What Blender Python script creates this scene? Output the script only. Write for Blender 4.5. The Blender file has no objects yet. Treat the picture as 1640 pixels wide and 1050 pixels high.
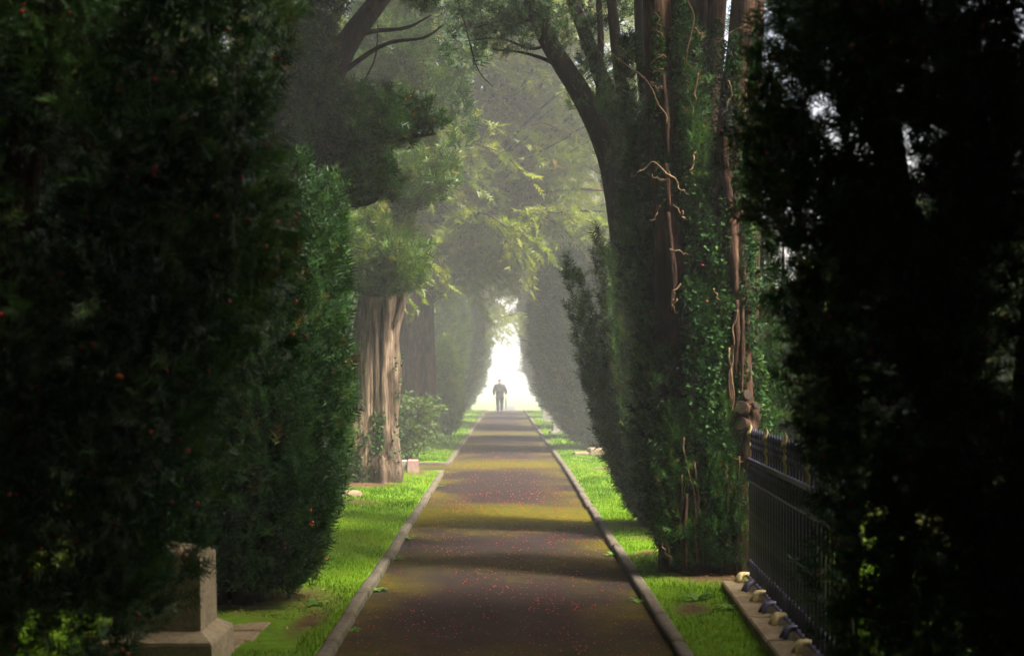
import bpy, math, random
import numpy as np
from mathutils import Vector, Matrix

# ------------------------------------------------------------------ camera, world, sun, exposure
scene = bpy.context.scene
F = 2000.0                       # focal length in photo pixels (1640 wide)
CX, CY = 809.0, 598.0            # vanishing point of the path in the photo
CAMH = 1.78
cam_d = bpy.data.cameras.new('camera')
cam = bpy.data.objects.new('camera', cam_d)
scene.collection.objects.link(cam)
cam.location = (0, 0, CAMH)
cam.rotation_euler = (math.radians(90), 0, 0)
cam_d.sensor_width = 36
cam_d.lens = F / 1640 * 36
cam_d.shift_x = (820 - CX) / 1640
cam_d.shift_y = (CY - 525) / 1640
cam_d.clip_end = 2000
cam_d.dof.use_dof = True
cam_d.dof.focus_distance = 14.0
cam_d.dof.aperture_fstop = 2.0
scene.camera = cam

SUN_EL, SUN_AZ = math.radians(58), math.radians(110)      # azimuth from +Y towards +X
world = bpy.data.worlds.new('World')
scene.world = world
world.use_nodes = True
nt = world.node_tree
bg = nt.nodes['Background']
sky = nt.nodes.new('ShaderNodeTexSky')
sky.sky_type = 'NISHITA'
sky.sun_disc = False
sky.sun_elevation = SUN_EL
sky.sun_rotation = SUN_AZ
sky.air_density = 1.0
sky.dust_density = 9.0
sky.ozone_density = 1.0
nt.links.new(sky.outputs[0], bg.inputs[0])
bg.inputs[1].default_value = 0.14

sd = bpy.data.lights.new('sun', 'SUN')
sun = bpy.data.objects.new('sun', sd)
scene.collection.objects.link(sun)
sd.energy = 5.0
sd.angle = math.radians(8.0)
sd.color = (1.0, 0.95, 0.87)
to_sun = Vector((math.sin(SUN_AZ) * math.cos(SUN_EL), math.cos(SUN_AZ) * math.cos(SUN_EL), math.sin(SUN_EL)))
sun.rotation_euler = (-to_sun).to_track_quat('-Z', 'Y').to_euler()
sun.location = to_sun * 60

scene.view_settings.view_transform = 'Standard'
scene.view_settings.look = 'None'
scene.view_settings.gamma = 1.0
scene.view_settings.exposure = 1.8
cy = scene.cycles
cy.use_denoising = True
cy.use_adaptive_sampling = True
cy.adaptive_threshold = 0.02
cy.max_bounces = 6
cy.diffuse_bounces = 3
cy.glossy_bounces = 2
cy.transmission_bounces = 3
cy.volume_bounces = 1
cy.transparent_max_bounces = 4
cy.caustics_reflective = False
cy.caustics_refractive = False
cy.sample_clamp_indirect = 4.0

# ------------------------------------------------------------------ helpers
COL = scene.collection


def ground_z(y):
    """Long profile of the avenue: level, then falling gently beyond 23 m."""
    y = np.asarray(y, dtype=float)
    z = np.where(y > 23, -(y - 23) * 0.0078, 0.0)
    z = np.where(y > 70, z - (y - 70) * 0.02, z)
    return np.where(y > 130, -(107 * 0.0078) - 60 * 0.02, z)


def P(px, py, d):
    """Photo pixel at depth d -> world point."""
    return np.array([(px - CX) / F * d, d, CAMH - (py - CY) / F * d])


def tag(o, label=None, cat=None, group=None, kind=None):
    if label: o['label'] = label
    if cat: o['category'] = cat
    if group: o['group'] = group
    if kind: o['kind'] = kind
    return o


def empty(name, loc=(0, 0, 0), rz=0.0):
    o = bpy.data.objects.new(name, None)
    o.empty_display_size = 0.2
    o.location = loc
    o.rotation_euler = (0, 0, rz)
    COL.objects.link(o)
    return o


def link_mesh(name, me, parent=None, offset=None):
    o = bpy.data.objects.new(name, me)
    COL.objects.link(o)
    if parent is not None:
        o.parent = parent
    if offset is not None:
        o.location = offset
    return o


def mesh_np(name, V, faces, mats, attrs=None, smooth=False, midx=None):
    """V (n,3); faces: list of int arrays (m,k)."""
    me = bpy.data.meshes.new(name)
    V = np.ascontiguousarray(V, dtype=np.float32)
    me.vertices.add(len(V))
    me.vertices.foreach_set('co', V.ravel())
    faces = [np.asarray(f, dtype=np.int32) for f in faces if len(f)]
    loops = np.concatenate([f.ravel() for f in faces])
    tot = np.concatenate([np.full(len(f), f.shape[1], np.int32) for f in faces])
    start = np.concatenate([[0], np.cumsum(tot)[:-1]]).astype(np.int32)
    me.loops.add(len(loops))
    me.loops.foreach_set('vertex_index', loops)
    me.polygons.add(len(tot))
    me.polygons.foreach_set('loop_start', start)
    me.polygons.foreach_set('use_smooth', np.full(len(tot), bool(smooth)))
    if midx is not None:
        me.polygons.foreach_set('material_index', np.asarray(midx, np.int32))
    for k, a in (attrs or {}).items():
        at = me.attributes.new(k, 'FLOAT', 'POINT')
        at.data.foreach_set('value', np.ascontiguousarray(a, dtype=np.float32))
    me.update(calc_edges=True)
    for m in (mats if isinstance(mats, (list, tuple)) else [mats]):
        me.materials.append(m)
    return me


class MB:
    """Collects polygons, builds one mesh object."""
    def __init__(self):
        self.v, self.f3, self.f4, self.n, self.at = [], [], [], 0, []

    def add(self, V, q=None, t=None, a=0.0):
        V = np.asarray(V, float)
        if q is not None and len(q): self.f4.append(np.asarray(q) + self.n)
        if t is not None and len(t): self.f3.append(np.asarray(t) + self.n)
        self.v.append(V)
        self.at.append(np.broadcast_to(np.asarray(a, float), (len(V),)))
        self.n += len(V)
        return self

    def box(self, c, s, rz=0.0, taper=1.0, bev=0.0):
        x, y, z = s[0] / 2, s[1] / 2, s[2] / 2
        if bev > 0:
            rings = [(-z, 1 - bev / x, 1 - bev / y), (-z + bev, 1, 1), (z - bev, taper, taper), (z, taper - bev / x, taper - bev / y)]
        else:
            rings = [(-z, 1, 1), (z, taper, taper)]
        V = []
        for (zz, kx, ky) in rings:
            V += [(-x * kx, -y * ky, zz), (x * kx, -y * ky, zz), (x * kx, y * ky, zz), (-x * kx, y * ky, zz)]
        Q = [(3, 2, 1, 0)]
        for r in range(len(rings) - 1):
            for i in range(4):
                j = (i + 1) % 4
                Q.append((r * 4 + i, r * 4 + j, r * 4 + 4 + j, r * 4 + 4 + i))
        e = (len(rings) - 1) * 4
        Q.append((e, e + 1, e + 2, e + 3))
        V = np.array(V)
        if rz:
            c_, s_ = math.cos(rz), math.sin(rz)
            V = np.stack([V[:, 0] * c_ - V[:, 1] * s_, V[:, 0] * s_ + V[:, 1] * c_, V[:, 2]], 1)
        return self.add(V + np.asarray(c), q=Q)

    def lathe(self, prof, c=(0, 0, 0), sides=8):
        a = np.arange(sides) / sides * 2 * math.pi
        V = np.concatenate([np.stack([r * np.cos(a), r * np.sin(a), np.full(sides, z)], 1) for (r, z) in prof]) + np.asarray(c)
        i = np.arange(sides); j = (i + 1) % sides
        Q = np.concatenate([np.stack([k * sides + i, k * sides + j, k * sides + sides + j, k * sides + sides + i], 1) for k in range(len(prof) - 1)])
        return self.add(V, q=Q)

    def tube(self, pts, rad, sides=8, flute=0.0, seed=0, nring=None, lumps=0.0):
        pts = smooth_line(np.asarray(pts, float), nring or max(3 * len(pts), 6))
        n = len(pts)
        rad = np.interp(np.linspace(0, 1, n), np.linspace(0, 1, len(rad)), rad)
        tan = np.gradient(pts, axis=0)
        tan /= np.linalg.norm(tan, axis=1, keepdims=True) + 1e-9
        ref = np.array([0.13, 1.0, 0.07]) if abs(tan[0][1]) < 0.9 else np.array([1.0, 0.1, 0.1])
        x = np.cross(ref, tan); x /= np.linalg.norm(x, axis=1, keepdims=True) + 1e-9
        y = np.cross(tan, x)
        a = np.arange(sides) / sides * 2 * math.pi
        r_ = np.random.default_rng(seed)
        R = np.ones((n, sides))
        tt = np.linspace(0, 1, n)[:, None]
        if flute:
            for k in ((3, 4, 5, 7, 9, 12) if sides < 60 else (3, 5, 7, 9, 12, 17, 23, 29)):
                R += flute * (2.6 / k) * r_.uniform(.5, 1) * np.sin(k * a[None] + r_.uniform(0, 6.3) + r_.uniform(-4, 4) * tt + 0.6 * np.sin(tt * r_.uniform(4, 14) + r_.uniform(0, 6)))
        if lumps:
            for k in range(4):
                R += lumps * r_.uniform(.4, 1) * np.sin(r_.integers(1, 4) * a[None] + tt * r_.uniform(8, 30) + r_.uniform(0, 6))
        V = pts[:, None] + (rad[:, None] * R)[..., None] * (x[:, None] * np.cos(a)[None, :, None] + y[:, None] * np.sin(a)[None, :, None])
        V = V.reshape(-1, 3)
        i = np.arange(sides); j = (i + 1) % sides
        Q = np.concatenate([np.stack([k * sides + i, k * sides + j, k * sides + sides + j, k * sides + sides + i], 1) for k in range(n - 1)])
        V = np.concatenate([V, pts[:1], pts[-1:]])
        m = n * sides
        T = np.concatenate([np.stack([j, i, np.full(sides, m)], 1), np.stack([(n - 1) * sides + i, (n - 1) * sides + j, np.full(sides, m + 1)], 1)])
        return self.add(V, q=Q, t=T)

    def mesh(self, name, mat, smooth=False, attr=None):
        f = []
        if self.f3: f.append(np.concatenate(self.f3))
        if self.f4: f.append(np.concatenate(self.f4))
        at = {attr: np.concatenate(self.at)} if attr else None
        return mesh_np(name, np.concatenate(self.v), f, mat, at, smooth)

    def build(self, name, mat, parent=None, smooth=False, attr=None, offset=None):
        return link_mesh(name, self.mesh(name, mat, smooth, attr), parent, offset)


def smooth_line(pts, n):
    """Catmull-Rom through the points, n samples."""
    pts = np.asarray(pts, float)
    if len(pts) == 2:
        return pts[0] + (pts[1] - pts[0]) * np.linspace(0, 1, n)[:, None]
    p = np.concatenate([[2 * pts[0] - pts[1]], pts, [2 * pts[-1] - pts[-2]]])
    t = np.linspace(0, len(pts) - 1 - 1e-6, n)
    i = t.astype(int); u = (t - i)[:, None]
    a, b, c, d = p[i], p[i + 1], p[i + 2], p[i + 3]
    return 0.5 * ((2 * b) + (-a + c) * u + (2 * a - 5 * b + 4 * c - d) * u ** 2 + (-a + 3 * b - 3 * c + d) * u ** 3)


def nrm(v):
    return v / (np.linalg.norm(v, axis=-1, keepdims=True) + 1e-9)


# ------------------------------------------------------------------ materials
def new_mat(name):
    m = bpy.data.materials.new(name)
    m.use_nodes = True
    t = m.node_tree
    return m, t, t.nodes['Principled BSDF'], t.nodes['Material Output']


def ramp(t, fac, stops):
    n = t.nodes.new('ShaderNodeValToRGB')
    e = n.color_ramp.elements
    while len(e) < len(stops): e.new(0.5)
    for i, (p, c) in enumerate(stops):
        e[i].position = p
        e[i].color = (*c, 1) if len(c) == 3 else c
    t.links.new(fac, n.inputs[0])
    return n.outputs[0]


def noise(t, scale, detail=4, vec=None, rough=0.55):
    n = t.nodes.new('ShaderNodeTexNoise')
    n.inputs['Scale'].default_value = scale
    n.inputs['Detail'].default_value = detail
    n.inputs['Roughness'].default_value = rough
    if vec is not None: t.links.new(vec, n.inputs['Vector'])
    return n.outputs['Fac']


def coords(t, scale=(1, 1, 1), kind='Object'):
    c = t.nodes.new('ShaderNodeTexCoord')
    m = t.nodes.new('ShaderNodeMapping')
    m.inputs['Scale'].default_value = scale
    t.links.new(c.outputs[kind], m.inputs[0])
    return m.outputs[0]


def mixc(t, fac, a, b, mode='MIX'):
    n = t.nodes.new('ShaderNodeMix')
    n.data_type = 'RGBA'
    n.blend_type = mode
    for s, v in ((n.inputs[0], fac), (n.inputs[6], a), (n.inputs[7], b)):
        if hasattr(v, 'is_linked'): t.links.new(v, s)
        elif isinstance(v, (int, float)): s.default_value = v
        else: s.default_value = (*v, 1)
    return n.outputs[2]


def math_n(t, op, a, b=None, clamp=False):
    n = t.nodes.new('ShaderNodeMath')
    n.operation = op
    n.use_clamp = clamp
    for s, v in zip(n.inputs, (a, b)):
        if v is None: continue
        if hasattr(v, 'is_linked'): t.links.new(v, s)
        else: s.default_value = v
    return n.outputs[0]


def bump(t, h, strength, dist, bsdf):
    b = t.nodes.new('ShaderNodeBump')
    b.inputs['Strength'].default_value = strength
    b.inputs['Distance'].default_value = dist
    t.links.new(h, b.inputs['Height'])
    t.links.new(b.outputs[0], bsdf.inputs['Normal'])


def attr(t, name):
    a = t.nodes.new('ShaderNodeAttribute')
    a.attribute_name = name
    return a.outputs['Fac']


def leaf_mat(name, stops, transl=0.3, rough=0.45, spec=0.25):
    m, t, b, out = new_mat(name)
    c = ramp(t, attr(t, 'tint'), stops)
    t.links.new(c, b.inputs['Base Color'])
    b.inputs['Roughness'].default_value = rough
    b.inputs['Specular IOR Level'].default_value = spec
    tr = t.nodes.new('ShaderNodeBsdfTranslucent')
    t.links.new(mixc(t, 1.0, c, (1.0, 1.0, 0.55), 'MULTIPLY'), tr.inputs[0])
    mx = t.nodes.new('ShaderNodeMixShader')
    mx.inputs[0].default_value = transl
    t.links.new(b.outputs[0], mx.inputs[1])
    t.links.new(tr.outputs[0], mx.inputs[2])
    t.links.new(mx.outputs[0], out.inputs[0])
    return m


def bark_mat(name, dark, mid, light, zs=0.25, scale=9, bstr=0.8):
    m, t, b, out = new_mat(name)
    v = coords(t, (1, 1, zs))
    n1 = noise(t, scale, 8, v, 0.72)
    n0 = noise(t, scale * 3.2, 5, coords(t, (1, 1, zs * .6)), 0.7)
    n2 = noise(t, 1.6, 4, coords(t, (1, 1, 0.5)), .65)
    h = math_n(t, 'ADD', math_n(t, 'MULTIPLY', n1, .6), math_n(t, 'MULTIPLY', n0, .4))
    c = ramp(t, h, [(0.38, dark), (0.50, mid), (0.62, light)])
    c = mixc(t, ramp(t, n2, [(0.42, (0, 0, 0)), (0.60, (1, 1, 1))]), c, mixc(t, 0.65, c, dark), 'MIX')
    t.links.new(c, b.inputs['Base Color'])
    b.inputs['Roughness'].default_value = 0.95
    b.inputs['Specular IOR Level'].default_value = 0.08
    bump(t, h, bstr, 0.06, b)
    return m


def stone_mat(name, dark, mid, light, moss=None, rough=0.9, scale=5, moss_lo=0.55):
    m, t, b, out = new_mat(name)
    v = coords(t)
    n1 = noise(t, scale, 8, v, 0.7)
    n2 = noise(t, scale * 7, 3, v)
    c = ramp(t, n1, [(0.3, dark), (0.5, mid), (0.7, light)])
    c = mixc(t, 0.35, c, ramp(t, n2, [(0.35, dark), (0.6, light)]))
    if moss:
        n3 = noise(t, scale * 0.6, 5, v, 0.7)
        c = mixc(t, ramp(t, n3, [(moss_lo, (0, 0, 0)), (moss_lo + 0.12, (1, 1, 1))]), c, moss)
    t.links.new(c, b.inputs['Base Color'])
    b.inputs['Roughness'].default_value = rough
    b.inputs['Specular IOR Level'].default_value = 0.06
    bump(t, n2, 0.4, 0.01, b)
    return m


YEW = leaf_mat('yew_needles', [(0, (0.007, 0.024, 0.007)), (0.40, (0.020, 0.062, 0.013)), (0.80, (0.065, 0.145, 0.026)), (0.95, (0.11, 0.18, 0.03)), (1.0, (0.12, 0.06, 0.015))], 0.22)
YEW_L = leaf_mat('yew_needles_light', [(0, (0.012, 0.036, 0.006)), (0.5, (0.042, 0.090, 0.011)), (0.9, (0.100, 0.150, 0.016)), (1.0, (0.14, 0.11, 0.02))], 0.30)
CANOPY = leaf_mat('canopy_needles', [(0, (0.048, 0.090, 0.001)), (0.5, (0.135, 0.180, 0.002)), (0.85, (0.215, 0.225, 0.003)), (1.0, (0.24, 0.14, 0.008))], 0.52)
IVY = leaf_mat('ivy_leaves', [(0, (0.012, 0.045, 0.012)), (0.6, (0.035, 0.095, 0.020)), (1.0, (0.085, 0.150, 0.030))], 0.22, 0.6, 0.10)
GRASS = leaf_mat('grass_blades', [(0, (0.035, 0.095, 0.003)), (0.5, (0.100, 0.205, 0.004)), (0.9, (0.180, 0.275, 0.006)), (1.0, (0.28, 0.26, 0.05))], 0.35, 0.8, 0.03)
WEED = leaf_mat('weed_leaves', [(0, (0.05, 0.13, 0.02)), (1, (0.13, 0.24, 0.03))], 0.3)
LITTER = leaf_mat('dead_leaves', [(0, (0.05, 0.022, 0.010)), (0.5, (0.14, 0.06, 0.02)), (0.85, (0.24, 0.12, 0.04)), (1, (0.34, 0.25, 0.11))], 0.1, 0.8, 0.1)
BARK = bark_mat('yew_bark', (0.018, 0.010, 0.007), (0.075, 0.042, 0.028), (0.190, 0.108, 0.068))
BARK_D = bark_mat('dark_bark', (0.010, 0.007, 0.006), (0.030, 0.020, 0.016), (0.065, 0.042, 0.032))
BARK_L = bark_mat('pale_bark', (0.024, 0.016, 0.011), (0.150, 0.105, 0.070), (0.380, 0.280, 0.185), 0.10, 13, 1.0)
BARK_R = bark_mat('red_bark', (0.024, 0.013, 0.009), (0.078, 0.042, 0.027), (0.200, 0.112, 0.066), 0.15, 10, 1.0)
TWIG = bark_mat('dead_twig_wood', (0.10, 0.06, 0.032), (0.20, 0.13, 0.07), (0.36, 0.25, 0.145), 1, 12, 0.3)
CUT = stone_mat('cut_wood', (0.022, 0.016, 0.011), (0.044, 0.033, 0.023), (0.075, 0.058, 0.043), None, 0.9, 14)
SAND = stone_mat('sandstone', (0.15, 0.115, 0.066), (0.265, 0.212, 0.130), (0.38, 0.315, 0.205), (0.20, 0.19, 0.04), 0.95, 6, 0.60)
PALE = stone_mat('pale_stone', (0.13, 0.12, 0.10), (0.22, 0.20, 0.17), (0.33, 0.30, 0.26), (0.10, 0.11, 0.04), 0.95, 5, 0.60)
PINK = stone_mat('pink_granite', (0.20, 0.12, 0.11), (0.32, 0.20, 0.18), (0.45, 0.31, 0.28), None, 0.8, 14)
SLAB = stone_mat('weathered_slab', (0.095, 0.068, 0.040), (0.185, 0.140, 0.082), (0.28, 0.22, 0.14), (0.13, 0.14, 0.03), 0.95, 4, 0.62)
KERB = stone_mat('kerb_stone', (0.040, 0.032, 0.024), (0.085, 0.070, 0.053), (0.150, 0.125, 0.095), (0.050, 0.058, 0.014), 0.9, 7, 0.55)
IRON, _t, _b, _o = new_mat('painted_iron')
_n = noise(_t, 22, 5, coords(_t))
_t.links.new(ramp(_t, _n, [(0.3, (0.040, 0.035, 0.066)), (0.6, (0.090, 0.080, 0.145)), (0.75, (0.15, 0.13, 0.17))]), _b.inputs['Base Color'])
_b.inputs['Roughness'].default_value = 0.45
bump(_t, _n, 0.3, 0.004, _b)
GOLD, _t, _b, _o = new_mat('flaking_gold_paint')
_n = noise(_t, 30, 5, coords(_t))
_t.links.new(ramp(_t, _n, [(0.3, (0.30, 0.21, 0.06)), (0.5, (0.62, 0.50, 0.20)), (0.7, (0.74, 0.66, 0.40))]), _b.inputs['Base Color'])
_b.inputs['Roughness'].default_value = 0.6
BERRY, _t, _b, _o = new_mat('red_berry')
_t.links.new(ramp(_t, attr(_t, 'tint'), [(0, (0.22, 0.012, 0.012)), (0.7, (0.52, 0.020, 0.012)), (1, (0.60, 0.10, 0.02))]), _b.inputs['Base Color'])
_b.inputs['Roughness'].default_value = 0.35

# the path: damp asphalt, moss bands coloured bright where sun gaps fall, red stain of trodden berries
PATH, _t, _b, _o = new_mat('damp_asphalt')
_v = coords(_t)
_sep = _t.nodes.new('ShaderNodeSeparateXYZ'); _t.links.new(_v, _sep.inputs[0])
_g = noise(_t, 260, 2, _v); _big = noise(_t, 0.9, 5, _v, 0.6); _mid = noise(_t, 9, 6, _v, 0.7)
_c = ramp(_t, _g, [(0.30, (0.008, 0.0058, 0.0052)), (0.55, (0.022, 0.0165, 0.0145)), (0.78, (0.070, 0.055, 0.048))])
_c = mixc(_t, ramp(_t, _big, [(0.40, (0, 0, 0)), (0.7, (1, 1, 1))]), _c, mixc(_t, 0.4, _c, (0.034, 0.020, 0.018)))
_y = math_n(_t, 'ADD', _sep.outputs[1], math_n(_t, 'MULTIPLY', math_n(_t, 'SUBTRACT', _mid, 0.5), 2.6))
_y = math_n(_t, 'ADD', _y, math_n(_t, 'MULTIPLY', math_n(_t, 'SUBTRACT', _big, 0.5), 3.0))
_sunlit_moss = None
for (c0, w, k) in ((15.6, 1.6, 0.95), (24.6, 1.6, 0.85), (31.5, 1.1, 0.7), (39.5, 1.6, 0.6), (7.4, 0.8, 0.45), (11.6, 0.7, 0.3)):  # moss banded along the sunlit gaps, their brightness put into its colour
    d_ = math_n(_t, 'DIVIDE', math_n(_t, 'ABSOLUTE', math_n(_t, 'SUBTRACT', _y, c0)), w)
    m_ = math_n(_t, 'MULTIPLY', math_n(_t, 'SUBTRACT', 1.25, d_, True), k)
    _sunlit_moss = m_ if _sunlit_moss is None else math_n(_t, 'MAXIMUM', _sunlit_moss, m_)
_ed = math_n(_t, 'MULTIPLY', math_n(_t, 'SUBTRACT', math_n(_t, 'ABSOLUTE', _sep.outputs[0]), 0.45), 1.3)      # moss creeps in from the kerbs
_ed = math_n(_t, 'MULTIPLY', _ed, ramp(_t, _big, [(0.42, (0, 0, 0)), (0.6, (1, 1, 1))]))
_sunlit_moss = math_n(_t, 'MAXIMUM', _sunlit_moss, _ed)
_sunlit_moss = math_n(_t, 'MULTIPLY', _sunlit_moss, ramp(_t, _mid, [(0.30, (0.25, 0.25, 0.25)), (0.62, (1, 1, 1))]), True)
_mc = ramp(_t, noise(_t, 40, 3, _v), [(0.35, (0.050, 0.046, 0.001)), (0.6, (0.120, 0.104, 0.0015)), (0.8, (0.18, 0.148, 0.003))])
_c = mixc(_t, _sunlit_moss, _c, _mc)
_c = mixc(_t, ramp(_t, noise(_t, 55, 3, _v, 0.6), [(0.66, (0, 0, 0)), (0.72, (0.7, 0.7, 0.7))]), _c, (0.13, 0.018, 0.012))      # trodden berries
_t.links.new(_c, _b.inputs['Base Color'])
_t.links.new(ramp(_t, noise(_t, 3, 4, _v), [(0.35, (0.72, 0.72, 0.72)), (0.65, (0.95, 0.95, 0.95))]), _b.inputs['Roughness'])
_b.inputs['Specular IOR Level'].default_value = 0.02
bump(_t, _g, 0.5, 0.006, _b)

SOIL, _t, _b, _o = new_mat('turf_and_soil')
_v = coords(_t)
_n = noise(_t, 14, 6, _v, 0.7)
_gr = ramp(_t, _n, [(0.3, (0.035, 0.080, 0.004)), (0.55, (0.085, 0.165, 0.005)), (0.75, (0.14, 0.22, 0.008))])
_so = ramp(_t, noise(_t, 35, 5, _v, 0.7), [(0.3, (0.022, 0.013, 0.009)), (0.5, (0.065, 0.034, 0.018)), (0.72, (0.15, 0.075, 0.035))])
_t.links.new(mixc(_t, attr(_t, 'bare'), _gr, _so), _b.inputs['Base Color'])
_b.inputs['Roughness'].default_value = 0.95
_b.inputs['Specular IOR Level'].default_value = 0.1
bump(_t, _n, 0.6, 0.03, _b)

# ------------------------------------------------------------------ foliage engine
def tmpl_spray(n, flat=0.12, seed=3, wide=0.10, reach=0.34, bendy=0.18):
    """A yew spray of length 1 along +Z: needles in two ranks, one triangle each."""
    r = np.random.default_rng(seed)
    V, T = [], []
    for i in range(n):
        t = (i + 0.6) / n
        s = 1 if i % 2 else -1
        l = reach * (0.65 + 0.5 * math.sin(math.pi * min(1, t * 0.9 + 0.1))) * r.uniform(.8, 1.15)
        if i >= n - 2:
            out, up = s * 0.08, 0.30
        else:
            out, up = s * l, l * r.uniform(.45, .9)
        z = t * 0.86
        yb = bendy * t * t
        k = len(V)
        V += [(0, yb, z - wide * .5), (0, yb + r.normal(0, .02), z + wide * .5), (out, yb + r.normal(0, flat), z + up)]
        T.append((k, k + 1, k + 2))
    return np.array(V), np.array(T)


def tmpl_leaf():
    """An ivy leaf: a five-pointed shape of four triangles."""
    V = np.array([(0, 0, 0), (-.45, .08, .25), (-.25, .02, .6), (0, .1, 1.0), (.25, .02, .6), (.45, .08, .25)], float)
    return V, np.array([(0, 2, 1), (0, 3, 2), (0, 4, 3), (0, 5, 4)])


SP_NEAR = tmpl_spray(13, seed=1, wide=0.085, reach=0.30)
SP_MID = tmpl_spray(12, seed=2, wide=0.11)
SP_FAR = tmpl_spray(8, seed=4, wide=0.15, reach=0.38)
SP_FEATHER = tmpl_spray(9, seed=8, wide=0.15, reach=0.25, flat=0.12)
SP_YEW = tmpl_spray(10, seed=6, wide=0.12, reach=0.27, flat=0.16)
LEAF = tmpl_leaf()


class Leaves:
    def __init__(self):
        self.p, self.d, self.s, self.t = [], [], [], []

    def add(self, p, d, s, t):
        n = len(p)
        self.p.append(p); self.d.append(d)
        self.s.append(np.broadcast_to(s, (n,)).astype(float)); self.t.append(np.broadcast_to(t, (n,)).astype(float))

    def arrays(self):
        return np.concatenate(self.p), np.concatenate(self.d), np.concatenate(self.s), np.concatenate(self.t)

    def keep(self, fn):
        p, d, s, t = self.arrays()
        k = fn(p)
        self.p, self.d, self.s, self.t = [p[k]], [d[k]], [s[k]], [t[k]]

    def mesh(self, name, tmpl, mat, seed=0):
        r = np.random.default_rng(seed)
        p, d, s, t = self.arrays()
        d = nrm(d)
        x = nrm(np.cross(d, r.normal(size=d.shape)))
        y = np.cross(d, x)
        tv, tt = tmpl
        V = p[:, None] + s[:, None, None] * (tv[None, :, 0:1] * x[:, None] + tv[None, :, 1:2] * y[:, None] + tv[None, :, 2:3] * d[:, None])
        T = (tt[None] + (np.arange(len(p)) * len(tv))[:, None, None]).reshape(-1, 3)
        tn = np.clip(np.repeat(t, len(tv)) + np.tile(tv[:, 2] * 0.12 - 0.06, len(p)), 0, 1)
        return mesh_np(name, V.reshape(-1, 3), [T], mat, {'tint': tn})


def tints(r, n, base=0.45, sd=0.2):
    t = np.clip(r.normal(base, sd, n), 0, 0.93)
    t[r.random(n) < 0.015] = 1.0
    return t


def plume(L, pts, rad, n, scale, r, up=1.0, out=0.7, tint=0.45, jitter=0.35, tip=True):
    """Sprays over the skin of a tapering, lumpy upright column that follows pts."""
    C = smooth_line(np.asarray(pts, float), 24)
    t = r.random(n)
    i = np.clip((t * 23).astype(int), 0, 22); u = (t * 23 - i)[:, None]
    c = C[i] * (1 - u) + C[i + 1] * u
    ax = nrm(C[i + 1] - C[i])
    prof = (0.55 + 0.45 * np.minimum(1, t * 4))
    if tip: prof = prof * np.sqrt(np.clip(1 - t ** 3, 0.01, 1))
    a = r.random(n) * 6.283
    ph = r.uniform(0, 6.28, 4)
    prof = prof * (1 + 0.22 * np.sin(t * r.uniform(14, 26) + ph[0]) + 0.22 * np.sin(3 * a + t * 9 + ph[1]) + 0.14 * np.sin(5 * a - t * 23 + ph[2]))
    rdir = nrm(np.cross(ax, r.normal(size=(n, 3))))
    ref = nrm(np.cross(ax, np.array([0.3, 1.0, 0.1])))
    ref2 = np.cross(ax, ref)
    rdir = ref * np.cos(a)[:, None] + ref2 * np.sin(a)[:, None]
    q = 1 - 0.55 * r.random(n) ** 1.6
    p = c + rdir * (rad * prof * q)[:, None]
    d = nrm(ax * up + rdir * out + r.normal(size=(n, 3)) * jitter)
    L.add(p, d, scale * r.uniform(.65, 1.25, n), tints(r, n, tint + r.normal(0, 0.16)))


def bezier(a, b, c, n=7):
    t = np.linspace(0, 1, n)[:, None]
    return (1 - t) ** 2 * a + 2 * t * (1 - t) * b + t ** 2 * c


def vase(L, r, h, rb, rt, nplumes, density, pr, scale, mid=0.35, tint=0.42, inner=0.5, bulge=0.85, zlo=0.04):
    """Irish yew: a sheaf of upright plumes, narrow at the foot."""
    nring = int(nplumes * .62)
    for k in range(nplumes):
        if k < nring:
            a = 6.283 * (k + r.uniform(-.22, .22)) / nring
            q = r.uniform(0.90, 1.04)
        else:
            a = 6.283 * k * 0.618
            q = r.uniform(0.25, 0.85)
        ca, sa = math.cos(a), math.sin(a)
        hh = h * r.uniform(0.74, 1.0) * (1 - 0.16 * q)
        z0 = r.uniform(zlo, 0.25) if r.random() < 0.75 else r.uniform(0.2, 0.5) * h * 0.5
        pa = np.array([ca * q * rb, sa * q * rb, z0])
        pb = np.array([ca * q * rt * bulge * 1.1, sa * q * rt * bulge * 1.1, z0 + (hh - z0) * mid])
        pc = np.array([ca * q * rt, sa * q * rt, hh])
        rad = pr * r.uniform(.75, 1.3)
        n = int(density * rad * (hh - z0) * 6.283)
        plume(L, bezier(pa, pb, pc), rad, n, scale, r, out=.42, tint=tint, jitter=.24)


def bough(L, B, pts, r, rad0, plume_h, nplumes, dens, pr, scale, depth=0.35, tint=0.42, sag=0.0):
    """A near-level limb carrying short upright plumes: flat dark underside, tufted top."""
    C = smooth_line(np.asarray(pts, float), 30)
    B.tube(pts, [rad0, rad0 * 0.6, rad0 * 0.2], 7, 0.05, int(r.integers(1e6)))
    for k in range(nplumes):
        t = r.uniform(0.08, 1.0)
        c = C[int(t * 29)] + np.array([r.uniform(-.1, .1), r.uniform(-depth, depth), r.uniform(-0.02, 0.08)])
        h = plume_h * r.uniform(.3, 1.25) * (1.0 - 0.4 * t ** 3)
        lean = np.array([r.normal(0, .18) + 0.1, r.normal(0, .2), 0]) * h
        rad = pr * r.uniform(.7, 1.25)
        n = int(dens * rad * h * 6.283) + 6
        plume(L, [c, c + lean * .4 + np.array([0, 0, h * .5]), c + lean + np.array([0, 0, h])], rad, n, scale, r, up=.8, out=.9, tint=tint)
        if r.random() < 0.6:
            B.tube([C[int(t * 29)], c + lean * .4 + np.array([0, 0, h * .5])], [rad0 * .25, .006], 4)


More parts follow.
